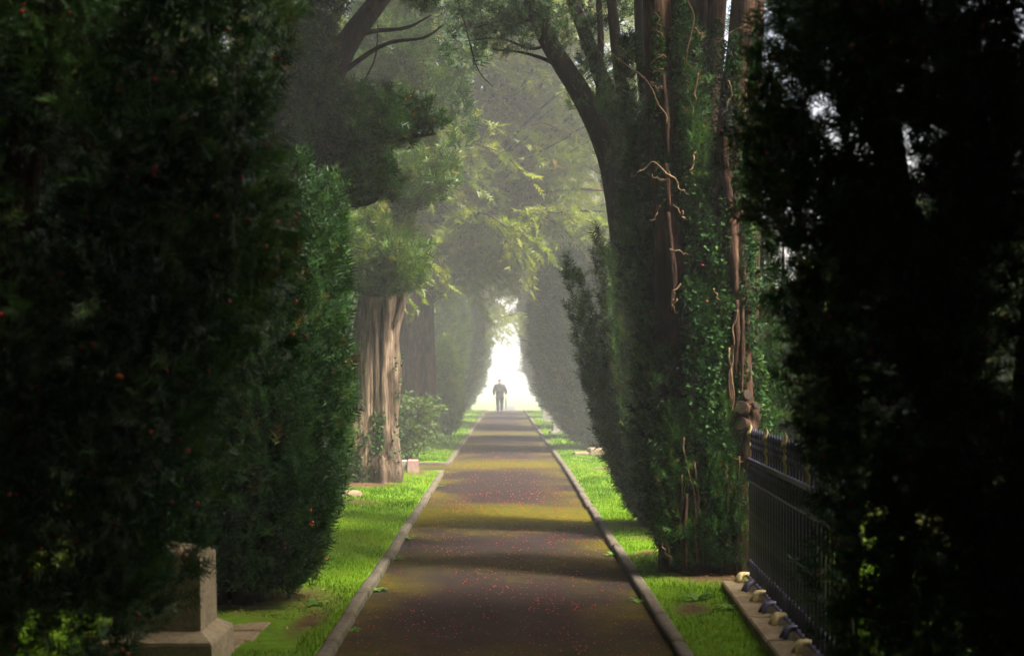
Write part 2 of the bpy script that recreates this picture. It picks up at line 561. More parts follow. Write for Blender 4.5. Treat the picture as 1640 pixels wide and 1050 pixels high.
def feathers(L, B, origin, ends, r, nsub, nspray, scale, droop=0.5, sub_len=(0.7, 1.6), rad0=0.09, tint=0.45, arch=0.25):
    """Spreading limbs with drooping fans of sprays."""
    for e in ends:
        e = np.asarray(e, float)
        o = np.asarray(origin, float) + r.normal(0, .15, 3)
        ln = np.linalg.norm(e - o)
        mid = (o + e) / 2 + np.array([0, 0, ln * arch]) + r.normal(0, .06 * ln, 3)
        C = bezier(o, mid, e, 16)
        B.tube(C[::3], [rad0, rad0 * .55, rad0 * .15], 5)
        for k in range(nsub):
            t = r.uniform(.22, 1.0)
            i = min(14, int(t * 15))
            c = C[i]
            fw = nrm(C[i + 1] - C[i])
            side = nrm(np.cross(fw, np.array([0, 0, 1.0]))) * (1 if r.random() < .5 else -1)
            sl = r.uniform(*sub_len)
            dirv = nrm(fw * r.uniform(.2, .9) + side * r.uniform(.3, 1.0) + np.array([0, 0, r.uniform(-.35, .35)]))
            u = np.linspace(0.05, 1, nspray)[:, None]
            sub = c + dirv * sl * u - np.array([0, 0, 1.0]) * droop * sl * u ** 2
            if k % 4 == 0:
                B.tube([sub[0], sub[len(sub) // 2], sub[-1]], [rad0 * .18, .006], 4)
            sd_ = nrm(np.cross(dirv, np.array([0, 0, 1.0])))
            sg = np.where(np.arange(nspray) % 2, 1, -1)[:, None]
            d = nrm(dirv[None] * .75 + sd_[None] * sg * .75 - np.array([0, 0, 1.0]) * (droop * u + .1) + r.normal(0, .22, (nspray, 3)))
            p = sub + r.normal(0, .05, sub.shape)
            L.add(p, d, scale * r.uniform(.7, 1.25, nspray), tints(r, nspray, tint + r.normal(0, .12), .12))


def berries_on(L, r, n, rad, name, parent, keep=None):
    """Small round berries hung at random spray tips."""
    p, d, s, t = L.arrays()
    k = r.choice(len(p), n, replace=False)
    k = np.concatenate([k, r.choice(k, n // 2)])
    c = p[k] + nrm(d[k]) * (s[k] * r.uniform(.5, 1.0, len(k)))[:, None] + r.normal(0, .012, (len(k), 3))
    return ball_cloud(c, rad * r.uniform(.8, 1.2, len(k)), r).build(name, BERRY, parent, True, 'tint')


_oct = np.array([(1, 0, 0), (-1, 0, 0), (0, 1, 0), (0, -1, 0), (0, 0, 1), (0, 0, -1)], float)
_of = np.array([(0, 2, 4), (2, 1, 4), (1, 3, 4), (3, 0, 4), (2, 0, 5), (1, 2, 5), (3, 1, 5), (0, 3, 5)])


def sub_oct():
    V = list(map(tuple, _oct)); T = []
    cache = {}
    def m(a, b):
        k = (min(a, b), max(a, b))
        if k not in cache:
            v = np.array(V[a]) + np.array(V[b]); v /= np.linalg.norm(v)
            cache[k] = len(V); V.append(tuple(v))
        return cache[k]
    for a, b, c in _of:
        x, y, z = m(a, b), m(b, c), m(c, a)
        T += [(a, x, z), (x, b, y), (z, y, c), (x, y, z)]
    return np.array(V), np.array(T)


BALL = sub_oct()


def ball_cloud(c, rad, r, flat=1.0, shape=None):
    m = MB()
    V, T = shape or BALL
    n = len(c)
    W = c[:, None] + rad[:, None, None] * V[None] * np.array([1, 1, flat])
    TT = (T[None] + (np.arange(n) * len(V))[:, None, None]).reshape(-1, 3)
    m.add(W.reshape(-1, 3), t=TT, a=np.repeat(r.random(n), len(V)))
    return m


def rel(pts, base):
    return [np.asarray(p, float) - base for p in pts]


# ------------------------------------------------------------------ the ground
HALF = 1.12                       # kerb centre line
SIDE = (22.3, 24.4)               # mouth of the side path on the left


def bare(x, y):
    """1 where the turf is worn to soil and needle litter (under the yews), 0 on grass."""
    x = np.asarray(x, float); y = np.asarray(y, float)
    b = np.zeros(np.broadcast(x, y).shape)
    def blob(cx, cy, rx, ry):
        return np.clip(1.6 - 1.6 * np.sqrt(((x - cx) / rx) ** 2 + ((y - cy) / ry) ** 2), 0, 1)
    wob = 0.25 * np.sin(x * 7 + y * 3.1) + 0.2 * np.sin(x * 3.3 - y * 5.7) + 0.12 * np.sin(x * 17 + y * 13)
    for a in ((1.95, 10.6, .85, .62), (1.78, 14.2, .72, .55), (-2.0, 9.5, .9, .75), (-2.9, 5.6, 1.5, 1.3), (2.4, 5.4, 1.0, 1.2),
              (-2.1, 19.3, .9, .6), (-2.1, 16.8, .7, .28), (-1.38, 8.7, .16, .7), (1.35, 11.9, .28, .22), (1.45, 13.0, .3, .18),
              (1.38, 9.2, .2, .25), (1.8, 22.6, .35, .35), (-1.55, 21.4, .35, .7), (1.9, 29, .7, .6), (3.4, 15, 1.2, 1.0)):
        b = np.maximum(b, blob(*a))
    b = np.clip(b * (1 + wob) + np.clip(wob * .25, 0, 1) * 0.6, 0, 1)
    # far from the avenue: mostly shaded soil
    return np.clip(np.maximum(b, np.clip((np.abs(x) - 3.2) / 2.5, 0, 0.75)), 0, 1)


def lawn_z(x, y):
    x = np.asarray(x, float); y = np.asarray(y, float)
    n = 0.016 * np.sin(x * 2.3 + y * .9) + 0.012 * np.sin(x * 5.1 - y * 2.2) + 0.008 * np.sin(x * 9 + y * 7)
    edge = np.clip((np.abs(x) - HALF) / 0.25, 0, 1)
    z = ground_z(y) + np.where(np.abs(x) < HALF, -0.03, 0.045 + edge * (0.02 + n))
    inside = (x < -HALF) & (y > SIDE[0]) & (y < SIDE[1])
    return np.where(inside, ground_z(y) - 0.03, z)


xs = np.unique(np.round(np.concatenate([np.linspace(-160, -12, 20), np.linspace(-12, -4, 20), np.linspace(-4, -1.3, 46), [-1.2, -1.121, -1.119, -0.6, 0, 0.6, 1.119, 1.121, 1.2], np.linspace(1.3, 4, 46), np.linspace(4, 12, 20), np.linspace(12, 160, 20)]), 4))
ys = np.unique(np.round(np.concatenate([np.linspace(-60, 0, 16), np.linspace(0, 5, 18), np.linspace(5, 30, 110), [SIDE[0] - .002, SIDE[0] + .002, SIDE[1] - .002, SIDE[1] + .002], np.linspace(30, 72, 40), np.linspace(72, 240, 40)]), 4))
GX, GY = np.meshgrid(xs, ys)
V = np.stack([GX, GY, lawn_z(GX, GY)], -1).reshape(-1, 3)
ii, jj = np.meshgrid(np.arange(len(xs) - 1), np.arange(len(ys) - 1))
k0 = (jj * len(xs) + ii).ravel()
Q = np.stack([k0, k0 + 1, k0 + len(xs) + 1, k0 + len(xs)], 1)
ground = link_mesh('ground', mesh_np('ground', V, [Q], SOIL, {'bare': bare(V[:, 0], V[:, 1])}, True))
tag(ground, 'turf and bare soil on both sides of the avenue', None, None, 'structure')

px_ = np.linspace(-HALF, HALF, 9)
py_ = np.concatenate([np.linspace(-20, 5, 12), np.linspace(5.4, 76, 150), np.linspace(78, 150, 30)])
GX, GY = np.meshgrid(px_, py_)
Z = ground_z(GY) + 0.012 * (1 - (GX / HALF) ** 2) + 0.004
V = np.stack([GX, GY, Z], -1).reshape(-1, 3)
ii, jj = np.meshgrid(np.arange(len(px_) - 1), np.arange(len(py_) - 1))
k0 = (jj * len(px_) + ii).ravel()
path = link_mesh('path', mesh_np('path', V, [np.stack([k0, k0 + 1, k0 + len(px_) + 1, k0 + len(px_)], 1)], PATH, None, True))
tag(path, 'dark damp asphalt path strewn with red berries and crossed by mossy bands tinted bright as sunlit gaps', None, None, 'structure')

m = MB()
sx = np.linspace(-9, -HALF + .02, 14)
for a, b in zip(sx[:-1], sx[1:]):
    zz = [float(ground_z(y)) + 0.001 for y in (SIDE[0] + .02, SIDE[1] - .02)]
    m.add([(a, SIDE[0] + .02, zz[0]), (b, SIDE[0] + .02, zz[0]), (b, SIDE[1] - .02, zz[1]), (a, SIDE[1] - .02, zz[1])], q=[(0, 1, 2, 3)])
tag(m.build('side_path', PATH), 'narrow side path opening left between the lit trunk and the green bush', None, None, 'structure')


# kerbs: round-backed stones laid end to end
def kerb_mesh(seed, ln):
    r = np.random.default_rng(seed)
    prof = [(-.048, -.06), (-.048, .040), (-.040, .057), (-.022, .064), (.022, .064), (.040, .057), (.048, .038), (.048, -.06)]
    m = MB(); n = 6
    V = []
    for i, t in enumerate(np.linspace(-.5, .5, n)):
        e = 0.994 if i in (0, n - 1) else 1.0
        for (x, z) in prof:
            V.append((x * e + r.normal(0, .002), t * ln, (z * e if z > 0 else z) + r.normal(0, .0025)))
    k = len(prof)
    Q = [(i * k + j, i * k + j + 1, i * k + k + j + 1, i * k + k + j) for i in range(n - 1) for j in range(k - 1)]
    V = np.array(V)
    c0 = len(V)
    V = np.concatenate([V, [[0, -ln / 2, 0.02], [0, ln / 2, 0.02]]])
    T = [(j + 1, j, c0) for j in range(k - 1)] + [((n - 1) * k + j, (n - 1) * k + j + 1, c0 + 1) for j in range(k - 1)]
    return m.add(V, q=Q, t=T).mesh('kerb_stone', KERB, True)


KLEN = 0.92
kmeshes = [kerb_mesh(40 + i, KLEN - 0.006) for i in range(5)]
rk = random.Random(5)
for side in (-1, 1):
    kb = empty('kerb', (side * HALF, 0, 0))
    tag(kb, ('worn rounded stone kerb along the left edge of the path' if side < 0 else 'worn rounded stone kerb along the right edge of the path'), None, None, 'structure')
    far = MB()
    y = 2.5
    while y < 74:
        ok = not (side < 0 and SIDE[0] - .1 < y + KLEN / 2 < SIDE[1] + .1)
        if ok and y < 42:
            o = link_mesh('kerb_stone', kmeshes[rk.randrange(5)], kb, (rk.gauss(0, .004), y + KLEN / 2, float(ground_z(y)) + rk.gauss(0, .003)))
            o.rotation_euler = (rk.gauss(0, .004) - (0.0078 if y > 23 else 0), rk.gauss(0, .02), rk.gauss(0, .004))
        elif ok:
            far.box((0, y + KLEN / 2, float(ground_z(y)) + .015), (.125, KLEN - .01, .15), 0, 1, .02)
        y += KLEN
    tag(far.build('far_kerb_stones', KERB, kb), None, None, None, 'stuff')
    if side < 0:      # stones turning into the side path
        for yy in SIDE:
            for q in range(3):
                o = link_mesh('kerb_stone', kmeshes[q], kb, (-.45 - q * KLEN + .02, yy, float(ground_z(yy))))
                o.rotation_euler = (0, 0, math.pi / 2 + rk.gauss(0, .02))

# ------------------------------------------------------------------ trees
BERRY_R = 0.008


def tree_root(d, x, label, group=None):
    o = empty('yew_tree', (x, d, float(lawn_z(x, d))))
    return tag(o, label, 'tree', group), np.array([x, d, float(lawn_z(x, d))])


def foliage(L, name, tmpl, mat, parent, seed=0):
    o = link_mesh(name, L.mesh(name, tmpl, mat, seed), parent)
    o['kind'] = 'stuff'
    return o


# ---- second yew on the left: dense upright column beside the grass
r = np.random.default_rng(21)
root, base = tree_root(9.5, -2.06, 'dense dark green columnar yew on the left, just behind the stone obelisk')
L = Leaves()
vase(L, r, 3.9, 0.52, 0.76, 50, 250, 0.10, 0.16, mid=.42, bulge=1.02, tint=.34)
vase(L, r, 2.6, 0.54, 0.78, 26, 250, 0.085, 0.15, mid=.5, bulge=1.0, tint=.34)
foliage(L, 'crown', SP_YEW, YEW, root, 2)
berries_on(L, r, 90, .008, 'berries', root)['kind'] = 'stuff'
B = MB()
for k in range(6):
    a = k * 1.05
    B.tube([(.2 * math.cos(a), .2 * math.sin(a), -.05), (.35 * math.cos(a), .35 * math.sin(a), 1.4), (.4 * math.cos(a), .4 * math.sin(a), 3.3)], [.09, .05, .015], 7, .08, k)
B.build('trunk', BARK_D, root, True)

# ---- near-left yew: the dark mass in the foreground
r = np.random.default_rng(22)
root, base = tree_root(5.7, -2.75, 'huge nearly black berried yew filling the left foreground beside the stone obelisk')
L = Leaves(); B = MB()
B.tube([(-.05, 0, -.05), (-.1, 0, 1.0), (-.05, .1, 2.4), (.05, 0, 4.8)], [.26, .2, .17, .08], 14, .1, 3)
B.tube([(.0, 0, .4), (.35, -.1, 1.6), (.6, 0, 3.0), (.8, .1, 5.0)], [.13, .1, .08, .03], 10, .1, 4)
B.tube([(-.1, 0, .3), (-.5, -.2, 1.5), (-.6, -.1, 3.2), (-.9, .0, 5.0)], [.13, .1, .08, .03], 10, .1, 5)
edge_px = [(475, -30), (455, 60), (440, 150), (445, 250), (470, 330), (488, 400), (470, 470), (440, 520), (405, 560), (375, 620), (350, 680), (340, 740), (330, 800), (322, 850), (296, 900), (270, 960), (240, 1010)]
ex = np.array([p[0] for p in edge_px], float); ey = np.array([p[1] for p in edge_px], float)
clumps = [(np.interp(yy, ey, ex) - 58 - r.uniform(0, 22) - (6 if yy > 830 else 0), yy) for yy in np.arange(-50, 1010, 34)]
for yy in np.arange(-50, 1010, 62):                   # clumps through the volume, the right flank as in the photo
    clumps += [(xx + r.uniform(-25, 25), yy + r.uniform(-25, 25)) for xx in np.arange(np.interp(yy, ey, ex) - 125, -130, -72)]
clumps += [(np.interp(yy, ey, ex) - r.uniform(70, 420), yy) for yy in r.uniform(-60, 1000, 50)]
for (x_px, z_py) in clumps:
    d = 5.7 + r.uniform(-.5, .7)
    c = P(x_px, z_py, 5.7); c[1] = d
    c = c - base
    h = r.uniform(.25, .55)
    lean = np.array([r.normal(.03, .07), r.normal(0, .1), 0])
    rad = r.uniform(.075, .13)
    if c[2] < .08: continue
    plume(L, [c - [0, 0, h * .5], c + lean * .4, c + lean + [0, 0, h * .5]], rad, int(265 * rad * h * 6.283), .14, r, up=.75, out=.95)
for k in range(30):
    c = np.array([r.uniform(-1.3, .3), r.uniform(-.3, 1.0), r.uniform(.1, .5)])
    h = r.uniform(.8, 1.6)
    plume(L, [c, c + [0.02, 0, h * .5], c + [.05, 0, h]], .13, int(170 * .12 * h * 6.28), .16, r)
for k in range(40):
    c = np.array([r.uniform(-1.6, 1.0), r.uniform(-.9, 1.4), r.uniform(4.0, 5.6)])
    plume(L, [c, c + [0, 0, .5], c + [0, 0, 1.0]], .22, 60, .26, r)
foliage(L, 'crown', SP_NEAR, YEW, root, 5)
berries_on(L, r, 620, .0105, 'berries', root)['kind'] = 'stuff'
B.build('trunk', BARK, root, True)
MB().tube(rel([P(140, 690, 5.3), P(190, 678, 5.25), P(225, 660, 5.2), P(250, 636, 5.2)], base), [.010, .008, .004], 5).build('dead_twig', TWIG, root, True)

# ---- near-right yew
r = np.random.default_rng(23)
root, base = tree_root(5.5, 2.25, 'huge dark berried yew filling the right foreground in front of the railing')
L = Leaves(); B = MB()
B.tube([(.1, .1, -.05), (.15, .1, 1.2), (.25, .1, 2.6), (.2, 0, 5.0)], [.22, .17, .14, .06], 14, .1, 3)
B.tube([(.0, .1, .5), (-.35, .1, 1.7), (-.55, .15, 3.0), (-.8, .1, 5.0)], [.11, .09, .07, .03], 10, .1, 4)
B.tube([(.2, .1, .5), (.6, 0, 1.9), (.75, .1, 3.2), (.9, .1, 5.0)], [.11, .09, .07, .03], 10, .1, 5)
edge_px = [(1215, -40), (1215, 60), (1212, 140), (1200, 210), (1196, 300), (1210, 360), (1240, 400), (1262, 440), (1275, 500), (1268, 560), (1245, 600), (1262, 650), (1300, 700), (1305, 780), (1330, 820), (1338, 870), (1318, 930), (1308, 980), (1312, 1050)]
ex = np.array([p[0] for p in edge_px], float); ey = np.array([p[1] for p in edge_px], float)
clumps = [(np.interp(yy, ey, ex) + 58 + r.uniform(0, 22) + (22 if yy > 640 else 0), yy) for yy in np.arange(-50, 1100, 34)]
for yy in np.arange(-50, 1100, 60):
    clumps += [(xx + r.uniform(-25, 25), yy + r.uniform(-25, 25)) for xx in np.arange(np.interp(yy, ey, ex) + 125, 1760, 70)]
clumps += [(np.interp(yy, ey, ex) + r.uniform(70, 380), yy) for yy in r.uniform(-60, 1050, 50)] + [(r.uniform(1280, 1660), r.uniform(-40, 480)) for q in range(70)]
for (x_px, z_py) in clumps:
    d = 5.5 + r.uniform(-.45, .7)
    c = P(x_px, z_py, 5.5); c[1] = d
    c = c - base
    h = r.uniform(.25, .5)
    lean = np.array([r.normal(-.03, .07), r.normal(0, .1), 0])
    rad = r.uniform(.075, .125)
    if c[2] < .08: continue
    plume(L, [c - [0, 0, h * .5], c + lean * .4, c + lean + [0, 0, h * .5]], rad, int(265 * rad * h * 6.283), .14, r, up=.75, out=.95)
for k in range(26):
    c = np.array([r.uniform(-.1, 1.4), r.uniform(-.4, .7), r.uniform(.05, .4)])
    h = r.uniform(.8, 1.5)
    plume(L, [c, c + [0.0, 0, h * .5], c + [-.03, 0, h]], .13, int(170 * .12 * h * 6.28), .16, r)
for k in range(40):
    c = np.array([r.uniform(-1.0, 1.6), r.uniform(-.9, 1.4), r.uniform(3.9, 5.4)])
    plume(L, [c, c + [0, 0, .5], c + [0, 0, 1.0]], .22, 60, .26, r)
# gaps in the crown where the sky shows between the boughs
gaps = [((1255, 143), 10, 22), ((1322, 190), 22, 30), ((1335, 235), 16, 18), ((1428, 240), 34, 26), ((1455, 275), 30, 24), ((1478, 330), 14, 34), ((1400, 160), 10, 12), ((1497, 345), 12, 18), ((1470, 410), 12, 22)]
rg = np.random.default_rng(9)
def not_gap(p):
    w = p + base
    px = CX + w[:, 0] / w[:, 1] * F; py = CY + (CAMH - w[:, 2]) / w[:, 1] * F
    k = np.ones(len(p), bool)
    for (gx, gy), rx, ry in gaps:
        k &= ~((((px - gx) / (rx + 4)) ** 2 + ((py - gy) / (ry + 4)) ** 2 < 1) & (rg.random(len(p)) < .96))
    return k
L.keep(not_gap)
foliage(L, 'crown', SP_NEAR, YEW, root, 6)
berries_on(L, r, 620, .0105, 'berries', root)['kind'] = 'stuff'
B.build('trunk', BARK, root, True)

# ---- big many-stemmed ivy-clad yew on the right
r = np.random.default_rng(24)
D1 = 10.9
root, base = tree_root(D1, float(P(1135, 925, D1)[0]), 'massive many-stemmed yew with red-brown bark, ivy and dead twigs, right of the path')
stems = [
    ([(1098, 925), (1090, 760), (1082, 560), (1074, 380), (1062, 180), (1046, -80)], .17, 0.0, BARK),
    ([(1128, 925), (1128, 600), (1118, 420), (1112, 200), (1118, -80)], .15, .18, BARK_D),
    ([(1158, 930), (1176, 760), (1180, 560), (1172, 400), (1166, 250), (1186, 60), (1200, -80)], .14, -.05, BARK_R),
    ([(1146, 920), (1146, 640), (1140, 400), (1138, 200), (1152, -80)], .13, .30, BARK),
    ([(1188, 920), (1192, 700), (1200, 450), (1204, 200), (1215, -80)], .10, .25, BARK),
    ([(1110, 925), (1100, 640), (1096, 420), (1090, 200), (1086, -80)], .13, .3, BARK_D),
    ([(1172, 925), (1188, 780), (1193, 690), (1199, 648)], .15, -.16, BARK_R),
]
for i, (pp, rad, dd, mt) in enumerate(stems):
    n = len(pp)
    pts = rel([P(x, y, D1 + dd) for (x, y) in pp], base)
    pts[0][2] = -.06
    rr = [rad * 1.35, rad * 1.0, rad * .9, rad * .8, rad * .65] if i != 6 else [rad * 1.1, rad * .85, rad * .7]
    MB().tube(pts, rr, 18, .11, 100 + i, nring=34, lumps=.05).build('stem', mt, root, True)
L = Leaves(); LI = Leaves()
# yew foliage low on the left flank and between the stems
for (x0, y0, x1, y1, w, dd) in [(1085, 905, 1062, 560, .15, -.12), (1070, 880, 1040, 470, .16, .05), (1100, 920, 1082, 650, .14, -.22), (1120, 925, 1112, 640, .14, -.24), (1140, 925, 1138, 620, .13, -.22),
                                (1160, 925, 1150, 700, .13, -.26), (1185, 925, 1178, 760, .14, -.25), (1195, 915, 1200, 700, .12, -.05), (1062, 800, 1046, 380, .14, .12), (1078, 700, 1062, 300, .12, .1),
                                (1130, 640, 1122, 380, .10, -.12), (1210, 900, 1225, 560, .2, .3), (1205, 640, 1222, 380, .18, .35), (1050, 560, 1030, 220, .14, .3), (1030, 420, 1010, 60, .14, .4), (1095, 400, 1085, 60, .11, .15),
                                (1210, 420, 1226, 120, .16, .4), (1100, 380, 1098, 150, .10, -.1), (1120, 330, 1110, 40, .09, -.05)]:
    p0 = P(x0, y0, D1 + dd) - base; p1 = P(x1, y1, D1 + dd) - base
    p0[2] = max(p0[2], .06)
    h = p1[2] - p0[2]
    plume(L, [p0, (p0 + p1) / 2 + r.normal(0, .05, 3), p1], w * 1.1, int(560 * w * abs(h) * 6.28), .12, r, tint=.38)
for k in range(40):      # canopy above the frame
    c = np.array([r.uniform(-1.8, 1.4), r.uniform(-1.2, 1.5), r.uniform(4.9, 7.0)])
    plume(L, [c, c + [0, 0, .5], c + [r.normal(0, .2), 0, 1.2]], .26, 170, .20, r)
foliage(L, 'crown', SP_YEW, YEW, root, 7)
berries_on(L, r, 60, .008, 'berries', root)['kind'] = 'stuff'
# ivy in vertical swags
for (x0, y0, x1, y1, w, dd, tn) in [(1118, 720, 1102, 430, .12, -.2, .6), (1140, 880, 1136, 500, .13, -.26, .6), (1150, 640, 1134, 330, .10, -.18, .55), (1128, 560, 1120, 280, .09, -.14, .5), (1110, 420, 1098, 150, .08, -.12, .5),
                                   (1140, 420, 1136, 200, .09, -.05, .5), (1098, 330, 1080, 40, .07, -.14, .45), (1196, 560, 1190, 350, .09, -.12, .45), (1160, 900, 1156, 640, .09, -.28, .5), (1205, 760, 1212, 560, .12, .05, .5), (1105, 200, 1090, -20, .08, -.1, .5), (1142, 260, 1150, 30, .08, .1, .5),
                                   (1178, 330, 1176, 50, .07, -.16, .45), (1198, 430, 1200, 110, .08, .05, .45), (1160, 520, 1160, 300, .06, -.2, .5), (1188, 250, 1198, -20, .07, .0, .45), (1066, 330, 1052, 20, .06, -.16, .45), (1186, 640, 1190, 460, .06, -.2, .5)]:
    p0 = P(x0, y0, D1 + dd) - base; p1 = P(x1, y1, D1 + dd) - base
    p0[2] = max(p0[2], .06)
    h = p1[2] - p0[2]
    plume(LI, [p0, (p0 + p1) / 2 + r.normal(0, .03, 3), p1], w, int(1700 * w * abs(h) * 6.28), .038, r, up=-.3, out=1.0, tint=tn, jitter=.7)
foliage(LI, 'ivy', LEAF, IVY, root, 8)
twigs = [[(1075, 285), (1062, 270), (1040, 262), (1022, 275), (1010, 285)], [(1075, 280), (1060, 290), (1045, 275)], [(1076, 285), (1090, 300), (1102, 312)], [(1105, 0), (1110, 45), (1098, 85), (1106, 108)], [(1110, 45), (1122, 56), (1128, 65)],
         [(1225, 14), (1208, 28), (1190, 42), (1168, 50), (1150, 68)], [(1062, 60), (1052, 52), (1040, 50)], [(1066, 92), (1050, 96), (1040, 104)], [(1062, 110), (1050, 118), (1040, 112)], [(1058, 142), (1048, 140), (1040, 130)],
         [(1166, 130), (1172, 150), (1164, 172), (1158, 185)], [(1114, 245), (1108, 262), (1110, 280)], [(1084, 480), (1076, 492), (1082, 500)], [(1142, 465), (1150, 480), (1158, 492)], [(1048, 20), (1058, 40), (1056, 60)],
         [(1060, 330), (1050, 345), (1042, 352)], [(1072, 400), (1090, 402), (1100, 410)], [(1093, 700), (1098, 740), (1112, 790), (1116, 900)], [(1118, 900), (1112, 800), (1114, 740)], [(1165, 560), (1172, 620), (1174, 680)], [(1178, 500), (1174, 560), (1172, 640)],
         [(1160, 740), (1168, 770), (1180, 800)], [(1150, 720), (1156, 760), (1150, 800)], [(1072, 895), (1064, 880), (1060, 868)], [(1072, 897), (1070, 880), (1072, 866)], [(1068, 200), (1054, 170), (1030, 120), (985, 90), (960, 60)],
         [(1094, 350), (1090, 340), (1080, 330)], [(1088, 456), (1080, 470), (1078, 484)], [(1165, 720), (1180, 735), (1196, 745)], [(1120, 120), (1112, 160), (1108, 190)], [(1196, 120), (1198, 200), (1196, 240)], [(1192, 170), (1194, 230)]]
for i, tw in enumerate(twigs):
    dd = D1 - .32 + (0.05 * math.sin(i * 2.1)) + (.12 if tw[0][0] > 1180 else 0)
    pts = rel([P(x, y, dd) for x, y in tw], base)
    q_ = smooth_line(np.array(pts), 9) + r.normal(0, .012, (9, 3)) * np.array([1, .6, 1])
    MB().tube(q_, [.0085, .0065, .0025], 5, 0, i, nring=22).build('dead_twig', TWIG, root, True)
strip = [((1066, 262), (1072, 332), .030), ((1103, 540), (1108, 575), .030), ((1172, 350), (1178, 470), .055), ((1160, 220), (1170, 340), .045), ((1072, 500), (1078, 400), .025), ((1180, 480), (1178, 600), .030), ((1100, 790), (1098, 910), .02), ((1112, 740), (1122, 900), .018),
         ((1092, 760), (1094, 915), .011), ((1130, 800), (1130, 918), .009), ((1165, 760), (1160, 920), .012), ((1184, 730), (1178, 915), .012), ((1172, 560), (1176, 700), .03), ((1152, 560), (1150, 690), .016), ((1190, 480), (1187, 640), .02), ((1062, 120), (1070, 250), .03), ((1070, 340), (1078, 480), .028)]
for i, (a, b, w) in enumerate(strip):
    p0, p1 = P(*a, D1 - (.22 if a[1] < 600 else .36)) - base, P(*b, D1 - (.22 if a[1] < 600 else .34)) - base
    MB().tube([p0, (p0 + p1) / 2 + r.normal(0, .01, 3), p1], [w * .6, w, w * .5], 10, .14, 60 + i, nring=14, lumps=.1).build('bark_strip', BARK_R if a[1] < 600 else BARK, root, True)
for i, (x, y, s, dd, dx) in enumerate([(1197, 632, .045, -.24, .45), (1187, 652, .058, -.30, -.45), (1185, 678, .062, -.30, -.55), (1210, 648, .030, -.26, .8), (1114, 373, .06, -.12, 0)]):
    c = P(x, y, D1 + dd) - base
    dirv = nrm(np.array([dx, -1.0, .25]))
    st = MB().tube([c - dirv * .16, c - dirv * .05, c], [s * 1.25, s * 1.05, s], 12, .05, i).build('branch_stub', BARK_R, root, True)
    fc = MB().tube([c + dirv * .001, c + dirv * .008], [s * .96, s * .92], 12, .03, i).build('cut_face', CUT, st)

# ---- the yew behind it: dark fan of upright plumes, limbs arching over the path
r = np.random.default_rng(25)
D2 = 14.1
root, base = tree_root(D2, float(P(1050, 850, D2)[0]), 'dark fan-shaped yew leaning over the right grass, bare limbs arching above the path')
L = Leaves(); B = MB()
tips = [(908, 418, 1030, 838), (930, 448, 1032, 842), (956, 378, 1036, 846), (970, 408, 1036, 846), (990, 318, 1042, 848), (946, 500, 1034, 846), (1004, 250, 1046, 850), (1024, 190, 1052, 850), (1046, 160, 1060, 850), (1070, 240, 1070, 850), (985, 420, 1042, 850), (1010, 380, 1050, 850), (1040, 340, 1060, 850), (965, 520, 1038, 848), (1065, 420, 1068, 850)]
for rep in range(3):
    for (tx, ty, bx, by) in tips:
        dd = (-.32, .05, .5)[rep] + r.normal(0, .1)
        sh = (0, 0, 0)[rep]
        ty2 = ty + (0 if rep == 0 else r.uniform(20, 110))
        p0 = P(bx + r.uniform(-6, 6), by, D2) - base; p0[1] = dd * .5; p0[2] = .08
        p2 = P(tx, ty2, D2) - base; p2[1] = dd
        p1 = P(tx + (bx - tx) * .16, ty2 + (by - ty2) * .52, D2) - base; p1[1] = dd
        w = .10 * r.uniform(.75, 1.25) * (.60 if tx < 975 else 1.0)
        if rep > 0 and tx < 1000 and ty < 480: continue
        plume(L, bezier(p0, p1, p2), w, int(280 * w * (p2[2]) * 6.28), .16, r, out=.45, tint=.50, jitter=.26)
for k in range(36):       # canopy above the frame, reaching over the path
    c = np.array([r.uniform(-2.6, 1.8), r.uniform(-1.5, 2.0), r.uniform(5.6, 8.0)])
    plume(L, [c, c + [0, 0, .5], c + [r.normal(0, .2), 0, 1.1]], .3, 170, .22, r)
for (x, y, w) in [(770, 20, 60), (810, 35, 60), (850, 15, 50), (740, -10, 60), (790, -20, 60), (880, 40, 40), (835, 60, 40)]:     # dark sprays hanging from the arching limb
    for q in range(5):
        c = P(x + r.uniform(-w, w), y + r.uniform(-20, 20), D2 + r.uniform(-.5, .8)) - base
        plume(L, [c, c + [-.1, 0, .06], c + [-.3, 0, .05]], .10, 70, .11, r, up=.6, out=.8, tint=.3)
lm = smooth_line(np.array(rel([P(x, y, D2 - .1) for x, y in [(1000, 380), (985, 300), (968, 230), (930, 150), (880, 70), (842, -20)]], base)), 26)
lm2 = smooth_line(np.array(rel([P(x, y, D2 - .1) for x, y in [(1010, 300), (985, 190), (950, 90), (915, 0)]], base)), 20)
for c in list(lm) + list(lm2):        # foliage and ivy clothing the arching limbs
    c = c + r.normal(0, .06, 3)
    plume(L, [c, c + [.02, 0, .15], c + [.05, 0, .32]], .075, 34, .11, r, tint=.42)
foliage(L, 'crown', SP_YEW, YEW, root, 9)
berries_on(L, r, 60, .008, 'berries', root)['kind'] = 'stuff'
